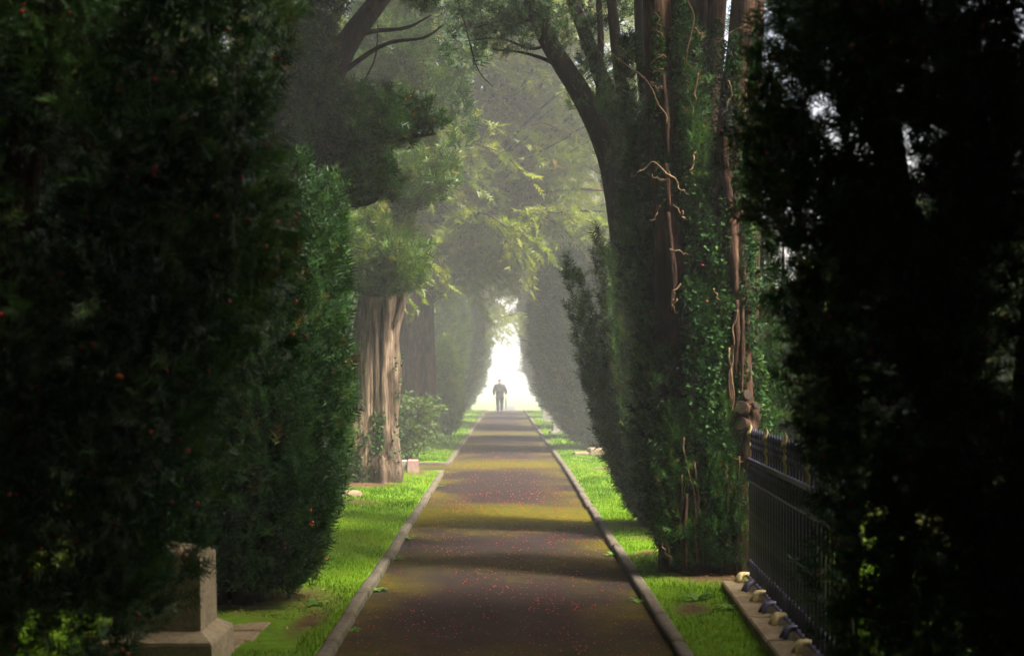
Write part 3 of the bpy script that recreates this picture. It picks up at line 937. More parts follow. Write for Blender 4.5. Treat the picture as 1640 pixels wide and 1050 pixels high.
limbs = [([(1050, 852), (1020, 560), (990, 320), (968, 230), (930, 150), (880, 70), (842, -20), (800, -120)], [.2, .17, .14, .12, .1, .07]),
         ([(1055, 852), (1035, 500), (1010, 300), (985, 190), (950, 90), (905, -30)], [.17, .13, .1, .09, .06]),
         ([(1060, 852), (1045, 480), (1025, 280), (995, 130), (975, -40)], [.16, .12, .1, .08, .05]),
         ([(1065, 852), (1055, 500), (1045, 250), (1030, 100), (1020, -60)], [.16, .12, .1, .08, .05]),
         ([(968, 235), (960, 150), (962, 60), (955, -40)], [.05, .04, .03]),
         ([(930, 150), (890, 105), (840, 85), (790, 80)], [.03, .02, .008]), ([(900, 100), (860, 40), (815, 30), (760, 45)], [.03, .02, .008]), ([(880, 70), (850, 78), (800, 62), (745, 66)], [.02, .015, .006]),
         ([(842, -20), (835, 20), (838, 32)], [.01, .008, .005]), ([(725, -30), (745, 40), (765, 110), (790, 140)], [.012, .009, .004])]
for i, (pp, rr) in enumerate(limbs):
    pts = rel([P(x, y, D2 + .1 * math.sin(i * 3)) for x, y in pp], base)
    if i < 4: pts[0][2] = -.06
    MB().tube(pts, rr, 12, .08, i, nring=26).build('limb', BARK_D, root, True)

# ---- left yew with level boughs of berries
r = np.random.default_rng(26)
D3 = 12.6
root, base = tree_root(D3, float(P(430, 880, D3)[0]), 'dark yew with level berry-laden boughs reaching right above the columnar yew')
L = Leaves(); B = MB()
for i, (pp, rr) in enumerate([([(430, 880), (450, 600), (475, 380), (500, 220), (545, 90), (600, 10), (660, -60)], [.22, .18, .15, .13, .1, .07]),
                              ([(425, 880), (430, 500), (430, 250), (440, 80), (450, -60)], [.18, .14, .11, .07]),
                              ([(560, 60), (600, 50), (650, 45), (690, 25)], [.03, .02, .008]), ([(520, 140), (570, 100), (620, 70), (680, 60), (710, 40)], [.03, .02, .008]), ([(495, 240), (540, 190), (570, 150), (600, 95), (605, 40)], [.02, .012, .005])]):
    pts = rel([P(x, y, D3) for x, y in pp], base)
    if i < 2: pts[0][2] = -.06
    MB().tube(pts, rr, 12, .08, i, nring=24).build('limb', BARK_D, root, True)
for (pp, ph, npl, dep) in [([(455, 262), (520, 252), (590, 246), (645, 228)], .62, 62, .45), ([(600, 240), (650, 222), (698, 214)], .36, 16, .2), ([(470, 322), (530, 326), (590, 326), (622, 300)], .42, 42, .4),
                           ([(420, 200), (470, 180), (540, 170)], .75, 34, .5), ([(410, 110), (460, 90), (510, 85)], .7, 30, .5), ([(420, 420), (470, 400), (520, 390)], .55, 26, .4), ([(440, 20), (490, 10), (530, 0)], .6, 24, .5), ([(400, 330), (450, 330), (490, 350)], .6, 24, .4)]:
    bough(L, B, rel([P(x, y, D3) for x, y in pp], base), r, .05, ph, npl, 330, .085, .14, dep, tint=.42)
for k in range(36):
    c = np.array([r.uniform(-1.5, 2.2), r.uniform(-1.2, 1.5), r.uniform(5.2, 7.2)])
    plume(L, [c, c + [0, 0, .5], c + [r.normal(0, .2), 0, 1.1]], .3, 160, .22, r)
foliage(L, 'crown', SP_YEW, YEW, root, 10)
B.build('twigs', BARK_D, root, True)['kind'] = 'stuff'
berries_on(L, r, 240, .0085, 'berries', root)['kind'] = 'stuff'

# ---- the lit gnarled trunk on the left
r = np.random.default_rng(27)
D4 = 20.0
root, base = tree_root(D4, float(P(601, 778, D4)[0]), 'gnarled yew with a thick pale fluted trunk lit by the sun, ivy at its foot')
B = MB()
tr = rel([P(598, 779, D4), P(597, 730, D4), P(599, 640, D4), P(602, 560, D4), P(608, 480, D4), P(618, 380, D4)], base); tr[0][2] = -.08
MB().tube(tr, [.52, .42, .38, .35, .33, .26], 96, .13, 77, nring=80, lumps=.05).build('trunk', BARK_L, root, True)
for i, (pp, rr, dd) in enumerate([([(636, 778), (630, 720), (626, 640), (628, 540), (634, 470), (652, 380), (662, 330)], [.14, .1, .085, .09, .08, .07], -.12), ([(576, 774), (580, 700), (584, 600), (588, 500), (590, 440)], [.14, .10, .10, .09, .08], -.18),
                                  ([(606, 778), (606, 700), (602, 600), (600, 520), (604, 460)], [.14, .10, .085, .08, .07], -.26), ([(622, 779), (618, 720), (614, 640), (616, 560), (620, 480)], [.13, .085, .08, .075, .07], -.27), ([(652, 420), (648, 470), (640, 500), (630, 520)], [.05, .055, .05, .04], -.2),
                                  ([(645, 470), (640, 400), (640, 300), (636, 200)], [.12, .1, .08, .06], .1), ([(590, 776), (592, 700), (594, 610), (592, 520), (596, 460)], [.12, .08, .07, .07, .06], -.26)]):
    pts = rel([P(x, y, D4 + dd) for x, y in pp], base)
    MB().tube(pts, rr, 16, .13, 200 + i, nring=40, lumps=.06).build('trunk_rib' if i != 5 else 'limb', BARK_L, root, True)
LI = Leaves()
for (x0, y0, x1, y1, w, nn) in [(585, 770, 588, 690, .13, 420), (607, 765, 606, 690, .09, 320), (618, 750, 608, 660, .06, 160), (575, 775, 560, 740, .18, 300), (606, 690, 606, 655, .08, 120), (634, 760, 640, 560, .05, 60), (566, 770, 575, 620, .12, 200)]:
    p0 = P(x0, y0, D4 - .33) - base; p1 = P(x1, y1, D4 - .3) - base
    plume(LI, [p0, (p0 + p1) / 2, p1], w, nn, .055, r, up=-.3, out=1.0, tint=.55, jitter=.7, tip=False)
foliage(LI, 'ivy', LEAF, IVY, root, 3)
L = Leaves()
for (pp, ph, npl, dep, dd) in [([(545, 440), (590, 470), (630, 470), (662, 440)], .75, 60, .55, -1.2), ([(560, 420), (600, 420), (650, 410)], .6, 30, .6, -.6), ([(630, 350), (670, 330), (715, 300)], .7, 44, .5, -.3), ([(600, 300), (640, 270), (690, 250)], .8, 36, .6, .3), ([(580, 230), (620, 200), (660, 180)], .9, 36, .7, .5), ([(590, 130), (625, 120), (660, 110)], .9, 36, .6, .3)]:
    bough(L, B, rel([P(x, y, D4 + dd) for x, y in pp], base), r, .06, ph, npl, 150, .12, .19, dep, tint=.5)
for k in range(95):
    c = P(r.uniform(560, 765), r.uniform(-160, 250), D4 + r.uniform(-.3, 2.4)) - base
    h = r.uniform(.5, 1.1)
    plume(L, [c, c + [0, 0, h * .5], c + [r.normal(0, .1), 0, h]], .17, int(150 * h), .20, r, tint=.38)
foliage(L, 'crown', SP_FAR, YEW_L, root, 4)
B.build('twigs', BARK_D, root, True)['kind'] = 'stuff'

# ---- broad pale canopy trees further on
def broad_tree(d, x, label, trunk_pts, trunk_r, origin, ends, seed, scale, mat, nsub, nspray, droop, bark, group=None, arch=.22, flute=.07):
    r = np.random.default_rng(seed)
    root, base = tree_root(d, x, label, group)
    B = MB(); L = Leaves()
    MB().tube(trunk_pts, trunk_r, 30, flute, seed, nring=40, lumps=.02).build('trunk', bark, root, True)
    feathers(L, B, origin, ends, r, nsub, nspray, scale, droop, arch=arch)
    B.build('branches', BARK_D, root, True)['kind'] = 'stuff'
    foliage(L, 'crown', SP_FEATHER, mat, root, seed)
    return root


r = np.random.default_rng(28)
D5 = 33.0
bx = float(P(666, 700, D5)[0])
ends = []
for k in range(135):
    a = r.uniform(0, 6.283)
    q = math.sqrt(r.uniform(.10, 1))
    ends.append((1.7 + math.cos(a) * 4.8 * q, -2.6 + math.sin(a) * 4.6 * q, r.uniform(5.2, 12.5) - .6 * q))
canopy_tree = broad_tree(D5, bx, 'tall misty yew with grey-brown trunk and feathery yellow-green crown arching over the path',
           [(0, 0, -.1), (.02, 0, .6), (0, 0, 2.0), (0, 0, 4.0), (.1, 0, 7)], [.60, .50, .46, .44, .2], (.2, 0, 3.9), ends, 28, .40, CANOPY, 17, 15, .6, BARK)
for s, x0 in ((1, .36), (2, -.36), (3, .05)):
    MB().tube([(x0 * 1.2, -.35, -.1), (x0, -.33, 1.5), (x0 * .95, -.30, 3.6)], [.16, .13, .11], 12, .1, s, nring=24).build('trunk_rib', BARK, canopy_tree, True)

r = np.random.default_rng(29)
ends = []
for k in range(70):
    a = r.uniform(0, 6.283)
    q = math.sqrt(r.uniform(.15, 1))
    ends.append((-2.0 + math.cos(a) * 3.6 * q, math.sin(a) * 4.5 * q, r.uniform(6.0, 12.5) - .5 * q))
broad_tree(45, 2.7, 'misty pale green yew whose crown closes over the path from the right',
           [(0, 0, -.1), (0, 0, 2), (-.1, 0, 7)], [.45, .36, .15], (0, 0, 3.0), ends, 29, .34, CANOPY, 13, 14, .6, BARK)
r = np.random.default_rng(30)
ends = []
for k in range(44):
    a = r.uniform(0, 6.283)
    q = math.sqrt(r.uniform(.15, 1))
    ends.append((1.0 + math.cos(a) * 3.4 * q, math.sin(a) * 4.0 * q, r.uniform(4.7, 10.5) - .4 * q))
broad_tree(55, -2.6, 'faint grey-green yew on the left whose crown closes the far arch',
           [(0, 0, -.1), (0, 0, 2), (.1, 0, 7)], [.45, .36, .15], (0, 0, 3.0), ends, 30, .38, CANOPY, 12, 13, .6, BARK)

# ---- rows of vase-shaped yews in the mist, sharing crowns
def vase_mesh(seed, h, rb, rt, npl, dens, pr, scale, mat, tint=.45):
    r = np.random.default_rng(seed)
    L = Leaves()
    vase(L, r, h, rb, rt, npl, dens, pr, scale, mid=.45, tint=tint, bulge=.95)
    B = MB()
    for k in range(5):
        a = k * 1.257
        B.tube([(.16 * math.cos(a), .16 * math.sin(a), -.1), (rt * .4 * math.cos(a), rt * .4 * math.sin(a), h * .4), (rt * .5 * math.cos(a), rt * .5 * math.sin(a), h * .85)], [.11, .07, .02], 7, .08, k)
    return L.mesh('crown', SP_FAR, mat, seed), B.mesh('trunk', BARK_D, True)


VA = vase_mesh(51, 5.6, .42, 1.35, 50, 75, .22, .34, YEW_L)
VB = vase_mesh(52, 6.2, .40, 1.55, 50, 68, .24, .36, YEW_L)
VC = vase_mesh(53, 3.1, .32, .42, 22, 150, .15, .22, YEW_L)


def place_vase(mv, d, x, rz, s, label, group=None):
    root, base = tree_root(d, x, label, group)
    root.rotation_euler = (0, 0, rz)
    root.scale = (s, s, s)
    c = link_mesh('crown', mv[0], root); c['kind'] = 'stuff'
    link_mesh('trunk', mv[1], root)
    return root


GR = 'misty yews lining the right side'
GL = 'misty yews lining the left side'
place_vase(VA, 29.8, 2.35, .4, 1.0, 'nearest of the misty yews on the right, behind the dark fan-shaped one', GR)
place_vase(VB, 35.5, 2.45, 1.7, 1.0, 'second misty yew on the right, its foot beside a small pale stone', GR)
place_vase(VA, 43.0, 2.5, 3.0, 1.08, 'third misty grey-green yew along the right side of the path', GR)
place_vase(VA, 56.0, 2.8, 5.2, 1.25, 'pale grey yew on the right, last but one before the bright opening', GR)
place_vase(VB, 64.0, 2.8, .9, 1.15, 'faintest yew on the right, framing the bright opening', GR)
place_vase(VC, 37.5, -1.85, .3, 1.0, 'slim dark green column of yew beside the misty trunk on the left', GL)
place_vase(VA, 41.5, -2.75, 1.1, 1.0, 'misty yew on the left behind the slim green column', GL)
place_vase(VB, 48.5, -2.65, 2.9, 1.05, 'paler misty yew on the left, third before the bright opening', GL)
place_vase(VA, 58.0, -2.8, 2.2, 1.25, 'pale grey yew on the left, last but one before the bright opening', GL)
place_vase(VB, 66.0, -2.8, 5.0, 1.15, 'faintest yew on the left, framing the bright opening', GL)

# ---- sunny berried yew behind the railing
r = np.random.default_rng(61)
root, base = tree_root(13.4, 3.06, 'sunlit green berried yew behind the iron railing')
L = Leaves()
vase(L, r, 3.3, .48, .66, 36, 165, .15, .17, tint=.55)
foliage(L, 'crown', SP_FAR, YEW_L, root, 11)
berries_on(L, r, 160, .010, 'berries', root)['kind'] = 'stuff'
B = MB()
for k in range(4):
    a = k * 1.6
    B.tube([(.1 * math.cos(a), .1 * math.sin(a), -.05), (.3 * math.cos(a), .3 * math.sin(a), 1.5), (.3 * math.cos(a), .3 * math.sin(a), 3.2)], [.08, .05, .01], 7)
B.build('trunk', BARK_D, root, True)

# ---- young feathery bush by the side path
r = np.random.default_rng(62)
d = 25.2
root, base = tree_root(d, float(P(658, 735, d)[0]), 'bushy young bright green yew sapling beside the lit trunk')
root.name = 'yew_sapling'
L = Leaves(); B = MB()
ends = [(math.cos(a) * q, math.sin(a) * q, z) for a, q, z in zip(r.uniform(0, 6.28, 46), r.uniform(.15, .62, 46), r.uniform(.15, 1.35, 46))]
feathers(L, B, (0, 0, .3), ends, r, 7, 9, .13, .25, (.15, .4), .02, .6, .2)
foliage(L, 'leaves', SP_FEATHER, YEW_L, root, 12)
B.tube([(0, 0, -.03), (0, 0, .6), (.02, 0, 1.2)], [.03, .02, .008], 6)
B.build('stems', BARK, root, True)
tag(root, None, 'bush')

# small golden sapling beside the lit trunk
r = np.random.default_rng(63)
d = 17.6
root, base = tree_root(d, float(P(552, 760, d)[0]), 'small olive-gold shoot on a thin stem between the columnar yew and the lit trunk')
root.name = 'yew_shoot'
L = Leaves()
for k in range(5):
    c = np.array([r.normal(0, .05), r.normal(0, .05), r.uniform(.45, .6)])
    plume(L, [c, c + [0, 0, .35], c + [r.normal(0, .03), 0, .75]], .085, 120, .09, r, tint=.75)
foliage(L, 'leaves', SP_MID, YEW_L, root, 13)
MB().tube([(0, 0, -.03), (.02, 0, .4), (0, 0, .9)], [.018, .014, .008], 6).build('stem', BARK, root, True)
tag(root, None, 'sapling')

# ---- trees outside the avenue and behind the viewer: some close the sides, unseen ones are added to shade the foreground
def copy_tree(src, d, x, rz, s, label, group, zs=1.0):
    o = src.copy(); COL.objects.link(o)
    o.location = (x, d, float(lawn_z(x, d))); o.rotation_euler = (0, 0, rz); o.scale = (s, s, s * zs)
    tag(o, label, 'tree', group)
    for ch in src.children:
        c = ch.copy(); COL.objects.link(c); c.parent = o
    return o


for (d, x, rz, s) in [(24, -7.5, 1.0, .8), (39, -8.5, 2.2, 1.0), (56, -7.5, 3.0, 1.45), (13.5, -6.8, 4.2, .8), (70, -9, .5, 1.5)]:
    copy_tree(canopy_tree, d, x, rz, s, 'hazy feathery tree glimpsed beyond the left row of yews', 'hazy trees beyond the left row')
for (d, x, rz, s) in [(74, 9.0, 2.8, 1.5)]:
    copy_tree(canopy_tree, d, x, rz, s, 'hazy feathery tree glimpsed beyond the right row of yews', 'hazy trees beyond the right row')
r = np.random.default_rng(33)
ends = []
for k in range(100):
    a = r.uniform(0, 6.283)
    q = math.sqrt(r.uniform(.03, 1))
    ends.append((math.cos(a) * 4.6 * q, math.sin(a) * 4.6 * q, r.uniform(5.9, 12.0) - .5 * q))
r2 = np.random.default_rng(34)
shade_tree, _ = tree_root(-2.0, -3.4, 'unseen tree added around the viewer, its crown shading the foreground', 'added shade trees around the viewer')  # unseen tree, its dense crown added to darken the foreground
L = Leaves(); B = MB()
feathers(L, B, (0, 0, 4.5), ends, r2, 16, 11, .72, .30, (.8, 1.8))
B.build('branches', BARK_D, shade_tree, True)['kind'] = 'stuff'
foliage(L, 'crown', SP_FAR, CANOPY, shade_tree, 33)
MB().tube([(0, 0, -.1), (0, 0, 2), (.1, 0, 7)], [.45, .36, .15], 16, .08, 5).build('trunk', BARK, shade_tree, True)
for (d, x, rz, s) in [(-1.6, 3.6, 3.3, 1.0), (-7.5, -3.4, .1, 1.0), (-8.0, 3.6, 3.1, 1.0), (-14, -2.8, 1.9, 1.0), (-14.5, 3.2, .9, 1.0), (-21, 0.5, 2.2, 1.1),
                      (2.5, 8.2, 2.6, 1.0), (-5, 9.5, 4.0, 1.0), (3.0, -8.6, 5.0, 1.0), (-5.5, -9, .6, 1.0), (-11, 9.2, 2.0, 1.0), (-12, -9.2, 3.0, 1.0), (8.6, -8.8, 4.4, 1.0), (-20, 6.5, .3, 1.0), (-20, -6.5, 1.3, 1.0), (-26, -2.0, 5.0, 1.0), (-27, 3.0, 2.0, 1.0),
                      (5.5, -6.0, 0.4, 1.0), (11.0, -6.3, .2, 1.0), (1.5, -5.5, 5.8, 1.0), (7.4, -4.2, 1.0, 1.0), (12.6, -5.0, .5, 1.0), (3.4, -4.4, 5.0, 1.0), (4.2, 6.4, 1.0, .85)]:
    copy_tree(shade_tree, d, x, rz, s, 'unseen tree added around the viewer, its crown shading the foreground', 'added shade trees around the viewer', 1.22 if d < 5 else 1.4)

for k, (d, x) in enumerate([(2.0, 3.3), (2.0, -3.5), (-1.8, 3.1), (-1.8, -3.1), (-5.5, 3.0), (-5.5, -3.0), (-9.5, 3.0), (-9.5, -3.0), (-14, 2.8), (-14, -2.8), (-19, 2.0), (-19, -2.0), (-21, 0.2)]):  # unseen yews added to stop low light from the sides and back
    place_vase(VB if k % 2 else VA, d, x, k * 1.3, 1.12, 'unseen dense upright yew added around the viewer to block light', 'added light-blocking yews around the viewer')
for k, (d, x) in enumerate([(-12, 6.0), (-12, -6.0), (-7, 6.2), (-7, -6.2), (-2.5, 6.2), (-2.5, -6.2), (1.5, 6.0), (1.5, -6.0), (5.0, 5.6), (5.2, -5.8), (8.8, -5.6), (12.4, -5.4), (16.0, -5.4), (20.0, -5.6), (27.5, -6.2), (32.0, -6.4), (17.5, 5.9), (24.5, 9.0)]):  # mostly unseen outer rows, added to keep side light out
    place_vase(VA if k % 2 or d > 15 else VB, d, x, k * 1.9, 1.15 if x < 5.5 or d < 10 else .9, ('dim upright yew glimpsed through the nearer gaps of the right foreground yew' if d == 17.5 else 'dim far upright yew glimpsed through the gaps near the right picture edge' if d == 24.5 else 'upright yew added in an outer row to block side light and close the view'), 'upright yews of the outer rows')

# ------------------------------------------------------------------ gravestones
def stone(name, x, d, label, cat='gravestone', rz=0.0):
    o = empty(name, (x, d, float(lawn_z(x, d))), rz)
    return tag(o, label, cat)


# sandstone obelisk at the lower left
g = stone('gravestone', -2.01, 7.395, 'squat sandstone obelisk with gabled top, lower left corner under the black yew', rz=0.0)
MB().box((0, 0, .035), (.68, .58, .27), 0, 1, .012).build('plinth', SAND, g)
m = MB()
def frus(m, z0, z1, a0, b0, a1, b1):
    V = []
    for (z, a, b) in ((z0, a0, b0), (z1, a1, b1)):
        V += [(-a, -b, z), (a, -b, z), (a, b, z), (-a, b, z)]
    return m.add(V, q=[(3, 2, 1, 0), (0, 1, 5, 4), (1, 2, 6, 5), (2, 3, 7, 6), (3, 0, 4, 7), (4, 5, 6, 7)])
frus(m, .172, .222, .337, .287, .262, .207).build('weathering', SAND, g)
frus(MB(), .224, .635, .257, .203, .250, .195).build('shaft', SAND, g)
m = MB()
a, b, z0, z1 = .25, .195, .637, .685
V = [(-a, -b, z0), (a, -b, z0), (a, b, z0), (-a, b, z0), (0, -b, z1), (a, 0, z1), (0, b, z1), (-a, 0, z1), (0, 0, z1 + .01)]
m.add(V, t=[(0, 1, 4), (1, 2, 5), (2, 3, 6), (3, 0, 7), (0, 4, 7), (4, 8, 7), (4, 1, 5), (4, 5, 8), (5, 2, 6), (5, 6, 8), (6, 3, 7), (6, 7, 8)], q=[(3, 2, 1, 0)])
m.build('cap', SAND, g)
MB().tube([(-.28, -.215, .60), (0, -.205, .607), (.258, -.205, .595)], [.006, .006, .005], 5).build('fallen_twig', TWIG, g)
# pale headstone behind the yew
g = stone('gravestone', -2.55, 10.6, 'pale headstone peeping between the black yew and the columnar yew')
m = MB()
def headstone(w, h, t, round_top=True, n=9):
    pts = [(-w / 2, 0), (w / 2, 0)]
    if round_top:
        pts += [(w / 2 * math.cos(a), h - w / 2 + w / 2 * math.sin(a)) for a in np.linspace(0, math.pi, n)]
    else:
        pts += [(w / 2, h * .86), (0, h), (-w / 2, h * .86)]
    k = len(pts)
    mm = MB()
    V = [(x, -t / 2, z) for x, z in pts] + [(x, t / 2, z) for x, z in pts] + [(0, -t / 2, h * .5), (0, t / 2, h * .5)]
    T = [(i, (i + 1) % k, 2 * k) for i in range(k)] + [(k + (i + 1) % k, k + i, 2 * k + 1) for i in range(k)]
    Qd = [(i, k + i, k + (i + 1) % k, (i + 1) % k) for i in range(k)]
    return mm.add(V, q=Qd, t=T)
headstone(.5, 1.05, .12).build('slab', PALE, g)
MB().box((0, 0, .02), (.66, .3, .16), 0, 1, .01).build('base', PALE, g)
# slim post and flat stone near the lit trunk
g = stone('grave_post', float(P(544, 790, 18.0)[0]), 18.0, 'slim pale stone post between the columnar yew and the lit trunk', 'stone post')
MB().box((0, 0, .36), (.075, .075, .8), 0, .92, .006).build('shaft', PALE, g)
MB().lathe([(.001, .80), (.03, .79), (.042, .77), (.03, .745)][::-1], (0, 0, 0), 8).build('cap', PALE, g)
g = stone('flat_stone', float(P(560, 800, 17.6)[0]), 17.6, 'flat grey stone lying in front of the slim stone post', 'stone')
MB().box((0, 0, .03), (.34, .3, .09), .3, .9, .02).build('slab', SLAB, g)
# pink stump by the side path
g = stone('kerb_block', float(P(665, 757, 22.2)[0]), 21.7, 'small pink granite block on the grass at the mouth of the side path', 'stone')
MB().box((0, 0, .10), (.20, .22, .24), .1, .94, .012).build('block', PINK, g)
MB().box((-.16, .05, .08), (.10, .26, .26), .1, .94, .012).build('side_block', PALE, g)
# low stones on the right
g = stone('grave_kerb', 1.93, 26.4, 'low brown grave kerb on the right grass beside the dark fan-shaped yew')
MB().box((0, 0, .07), (.34, .5, .16), .1, .93, .02).build('kerb_block', SLAB, g)
MB().box((-.32, -.05, .03), (.34, .4, .08), .1, .93, .015).build('slab', SLAB, g)
g = stone('grave_marker', 1.62, 38.5, 'small pale block on the far right grass between misty yews')
MB().box((0, 0, .12), (.34, .3, .30), .2, .92, .02).build('block', PALE, g)
MB().box((0, 0, .0), (.5, .44, .12), .2, .98, .01).build('base', PALE, g)
g = stone('grave_marker', 1.72, 50.5, 'faint upright pale stone at the foot of the far right yews')
headstone(.4, .62, .14).build('slab', PALE, g)
MB().box((0, 0, .02), (.5, .26, .12), 0, 1, .01).build('base', PALE, g)
# monuments behind the railing
g = stone('gravestone', float(P(1284, 740, 13.4)[0]), 13.4, 'round-topped pale headstone just behind the railing spikes')
headstone(.24, 1.10, .12).build('slab', PALE, g)
MB().box((0, 0, .04), (.4, .3, .2), 0, 1, .01).build('base', PALE, g)
g = stone('gravestone', float(P(1300, 740, 16.6)[0]) + .12, 16.6, 'taller grey monument with a gabled roof behind the round-topped headstone')
MB().box((0, 0, .45), (.42, .42, .95), 0, .95, .01).build('shaft', PALE, g)
m = MB(); a = .30
m.add([(-a, -a, .93), (a, -a, .93), (a, a, .93), (-a, a, .93), (0, -a, 1.14), (0, a, 1.14)], t=[(0, 1, 4), (2, 3, 5)], q=[(3, 2, 1, 0), (1, 2, 5, 4), (3, 0, 4, 5)])
m.build('roof', PALE, g)
# paving slabs at the foot of the columnar yew
g = stone('grave_slab', -1.80, 8.35, 'worn sandstone paving beside the obelisk, littered with twigs', 'paving')
rs = random.Random(3)
for k, (x, y, w, h) in enumerate([(-.05, -.45, .34, .30), (-.02, -.12, .36, .30), (.0, .20, .34, .28), (-.40, -.30, .3, .4), (-.38, .14, .32, .42)]):
    MB().box((x, y, float(lawn_z(-1.80 + x, 8.35 + y)) - float(lawn_z(-1.80, 8.35)) - .0215 + rs.uniform(0, .003)), (w, h, .05), rs.uniform(-.04, .04), .985, .008).build('paving_slab', SLAB, g)

# ------------------------------------------------------------------ iron railing
f0 = np.array([1.955, 9.98]); f1 = np.array([1.775, 6.25])
fd = f1 - f0; flen = float(np.linalg.norm(fd)); fang = math.atan2(fd[1], fd[0])
fbase = float(lawn_z(1.95, 9.9)) - .0
pl = empty('stone_plinth', (f0[0], f0[1], fbase), fang)
tag(pl, 'low tan stone plinth under the iron railing', 'plinth')
nb = 5
for i in range(nb):
    w = flen / nb
    MB().box((w * (i + .5), -.06 + .004 * math.sin(i * 5), .0), (w - .012, .34, .10), 0, .985, .012).build('plinth_stone', SLAB, pl)
fence = empty('iron_railing', (f0[0], f0[1], fbase + .05), fang)
tag(fence, 'dark purple-black iron railing with spear tops and gilded finials on the right', 'railing')
SPC = 0.113
nbar = int(flen / SPC)
bar = MB().lathe([(.0001, .06), (.0115, .06), (.0115, 1.0)], sides=8).mesh('baluster', IRON, True)
collar_lo = MB().lathe([(.012, .06), (.024, .062), (.024, .15), (.020, .165), (.012, .18)], sides=8).mesh('foot_collar', IRON, True)
collar_hi = MB().lathe([(.012, .80), (.022, .815), (.026, .83), (.020, .845), (.017, .87), (.024, .885), (.024, .90), (.014, .915), (.014, .935)], sides=8).mesh('capital', IRON, True)
spear = MB().lathe([(.010, .985), (.012, 1.05), (.022, 1.075), (.012, 1.09), (.014, 1.11), (.024, 1.125), (.012, 1.14), (.019, 1.165), (.015, 1.19), (.003, 1.225)], sides=8).mesh('spear', IRON, True)
gfin = MB().lathe([(.014, .985), (.020, 1.00), (.012, 1.05), (.026, 1.075), (.014, 1.10), (.012, 1.14), (.030, 1.165), (.026, 1.19), (.012, 1.21), (.015, 1.225), (.0005, 1.262)], sides=10).mesh('gilded_finial', GOLD, True)
def claw(mat, name):
    m = MB()
    for a_ in (-.62, 0, .62):          # three toes spreading towards the path
        m.tube([(0, .02, .035), (.035 * math.sin(a_), -.045, .028), (.075 * math.sin(a_), -.085 * math.cos(a_), -.012), (.085 * math.sin(a_), -.10 * math.cos(a_), -.03)], [.016, .021, .017, .008], 7)
    return m.mesh(name, mat, True)
gfoot = claw(GOLD, 'gilded_foot')
ifoot = claw(IRON, 'foot')
for i in range(nbar):
    x = .04 + i * SPC
    b_ = link_mesh('baluster', bar, fence, (x, 0, 0))
    link_mesh('foot_collar', collar_lo, b_)
    link_mesh('capital', collar_hi, b_)
    if i in (0, 7, 14, 21, 28):
        link_mesh('gilded_finial', gfin, b_)
    else:
        link_mesh('spear', spear, b_)
MB().box((flen / 2, 0, .965), (flen, .05, .035), 0, 1, .006).build('top_rail', IRON, fence)
MB().box((flen / 2, 0, .795), (flen, .028, .014), 0, 1, .003).build('mid_rail', IRON, fence)
MB().box((flen / 2, 0, 1.065), (flen, .014, .010), 0, 1, .002).build('crest_rail', IRON, fence)
MB().box((flen / 2, 0, .045), (flen, .07, .03), 0, 1, .006).build('base_rail', IRON, fence)
for k, x in enumerate(np.arange(.06, flen, .42)):
    link_mesh('gilded_foot' if k % 2 == 0 else 'foot', gfoot if k % 2 == 0 else ifoot, fence, (x, -.03, .028))

# ------------------------------------------------------------------ the walker
def skin_body(name, chains, mat, parent, levels=2, cut=None):
    """Skinned chains joined at shared joints -> one continuous mesh."""
    me = bpy.data.meshes.new(name)
    names, verts, edges, radii = {}, [], [], []
    for ch in chains:
        prev = None
        for (nm, co, rd) in ch:
            if nm not in names:
                names[nm] = len(verts); verts.append(co); radii.append(rd)
            if prev is not None: edges.append((prev, names[nm]))
            prev = names[nm]
    me.from_pydata(verts, edges, [])
    o = bpy.data.objects.new(name, me); COL.objects.link(o)
    md = o.modifiers.new('skin', 'SKIN')
    for i, rd in enumerate(radii):
        me.skin_vertices[0].data[i].radius = rd if isinstance(rd, tuple) else (rd, rd)
    me.skin_vertices[0].data[0].use_root = True
    sb = o.modifiers.new('sub', 'SUBSURF'); sb.levels = levels; sb.render_levels = levels
    dg = bpy.context.evaluated_depsgraph_get()
    nm = bpy.data.meshes.new_from_object(o.evaluated_get(dg))
    bpy.data.objects.remove(o)
    nm.materials.clear(); nm.materials.append(mat)
    for p in nm.polygons: p.use_smooth = True
    nm.name = name
    return link_mesh(name, nm, parent)


def plain(name, c, rough=.8):
    m, t, b, o = new_mat(name)
    n = noise(t, 30, 4, coords(t))
    t.links.new(ramp(t, n, [(.3, tuple(x * .7 for x in c)), (.7, tuple(x * 1.25 for x in c))]), b.inputs['Base Color'])
    b.inputs['Roughness'].default_value = rough
    return m


SKIN, COAT, TROU, HAIR, SHOE, UMB = plain('skin', (.42, .26, .20), .6), plain('dark_coat', (.022, .021, .024)), plain('dark_trousers', (.018, .018, .022)), plain('grey_hair', (.10, .09, .085)), plain('black_shoes', (.012, .011, .011), .5), plain('umbrella_cloth', (.02, .02, .026))
PD = 67.0
pz = float(ground_z(PD)) + .012
walker = empty('person', (float(P(800.5, 661, PD)[0]), PD, pz))
walker.scale = (1.14, 1.1, 1.03)
tag(walker, 'person in a dark coat walking in the mist on the path with bowed head', 'person')
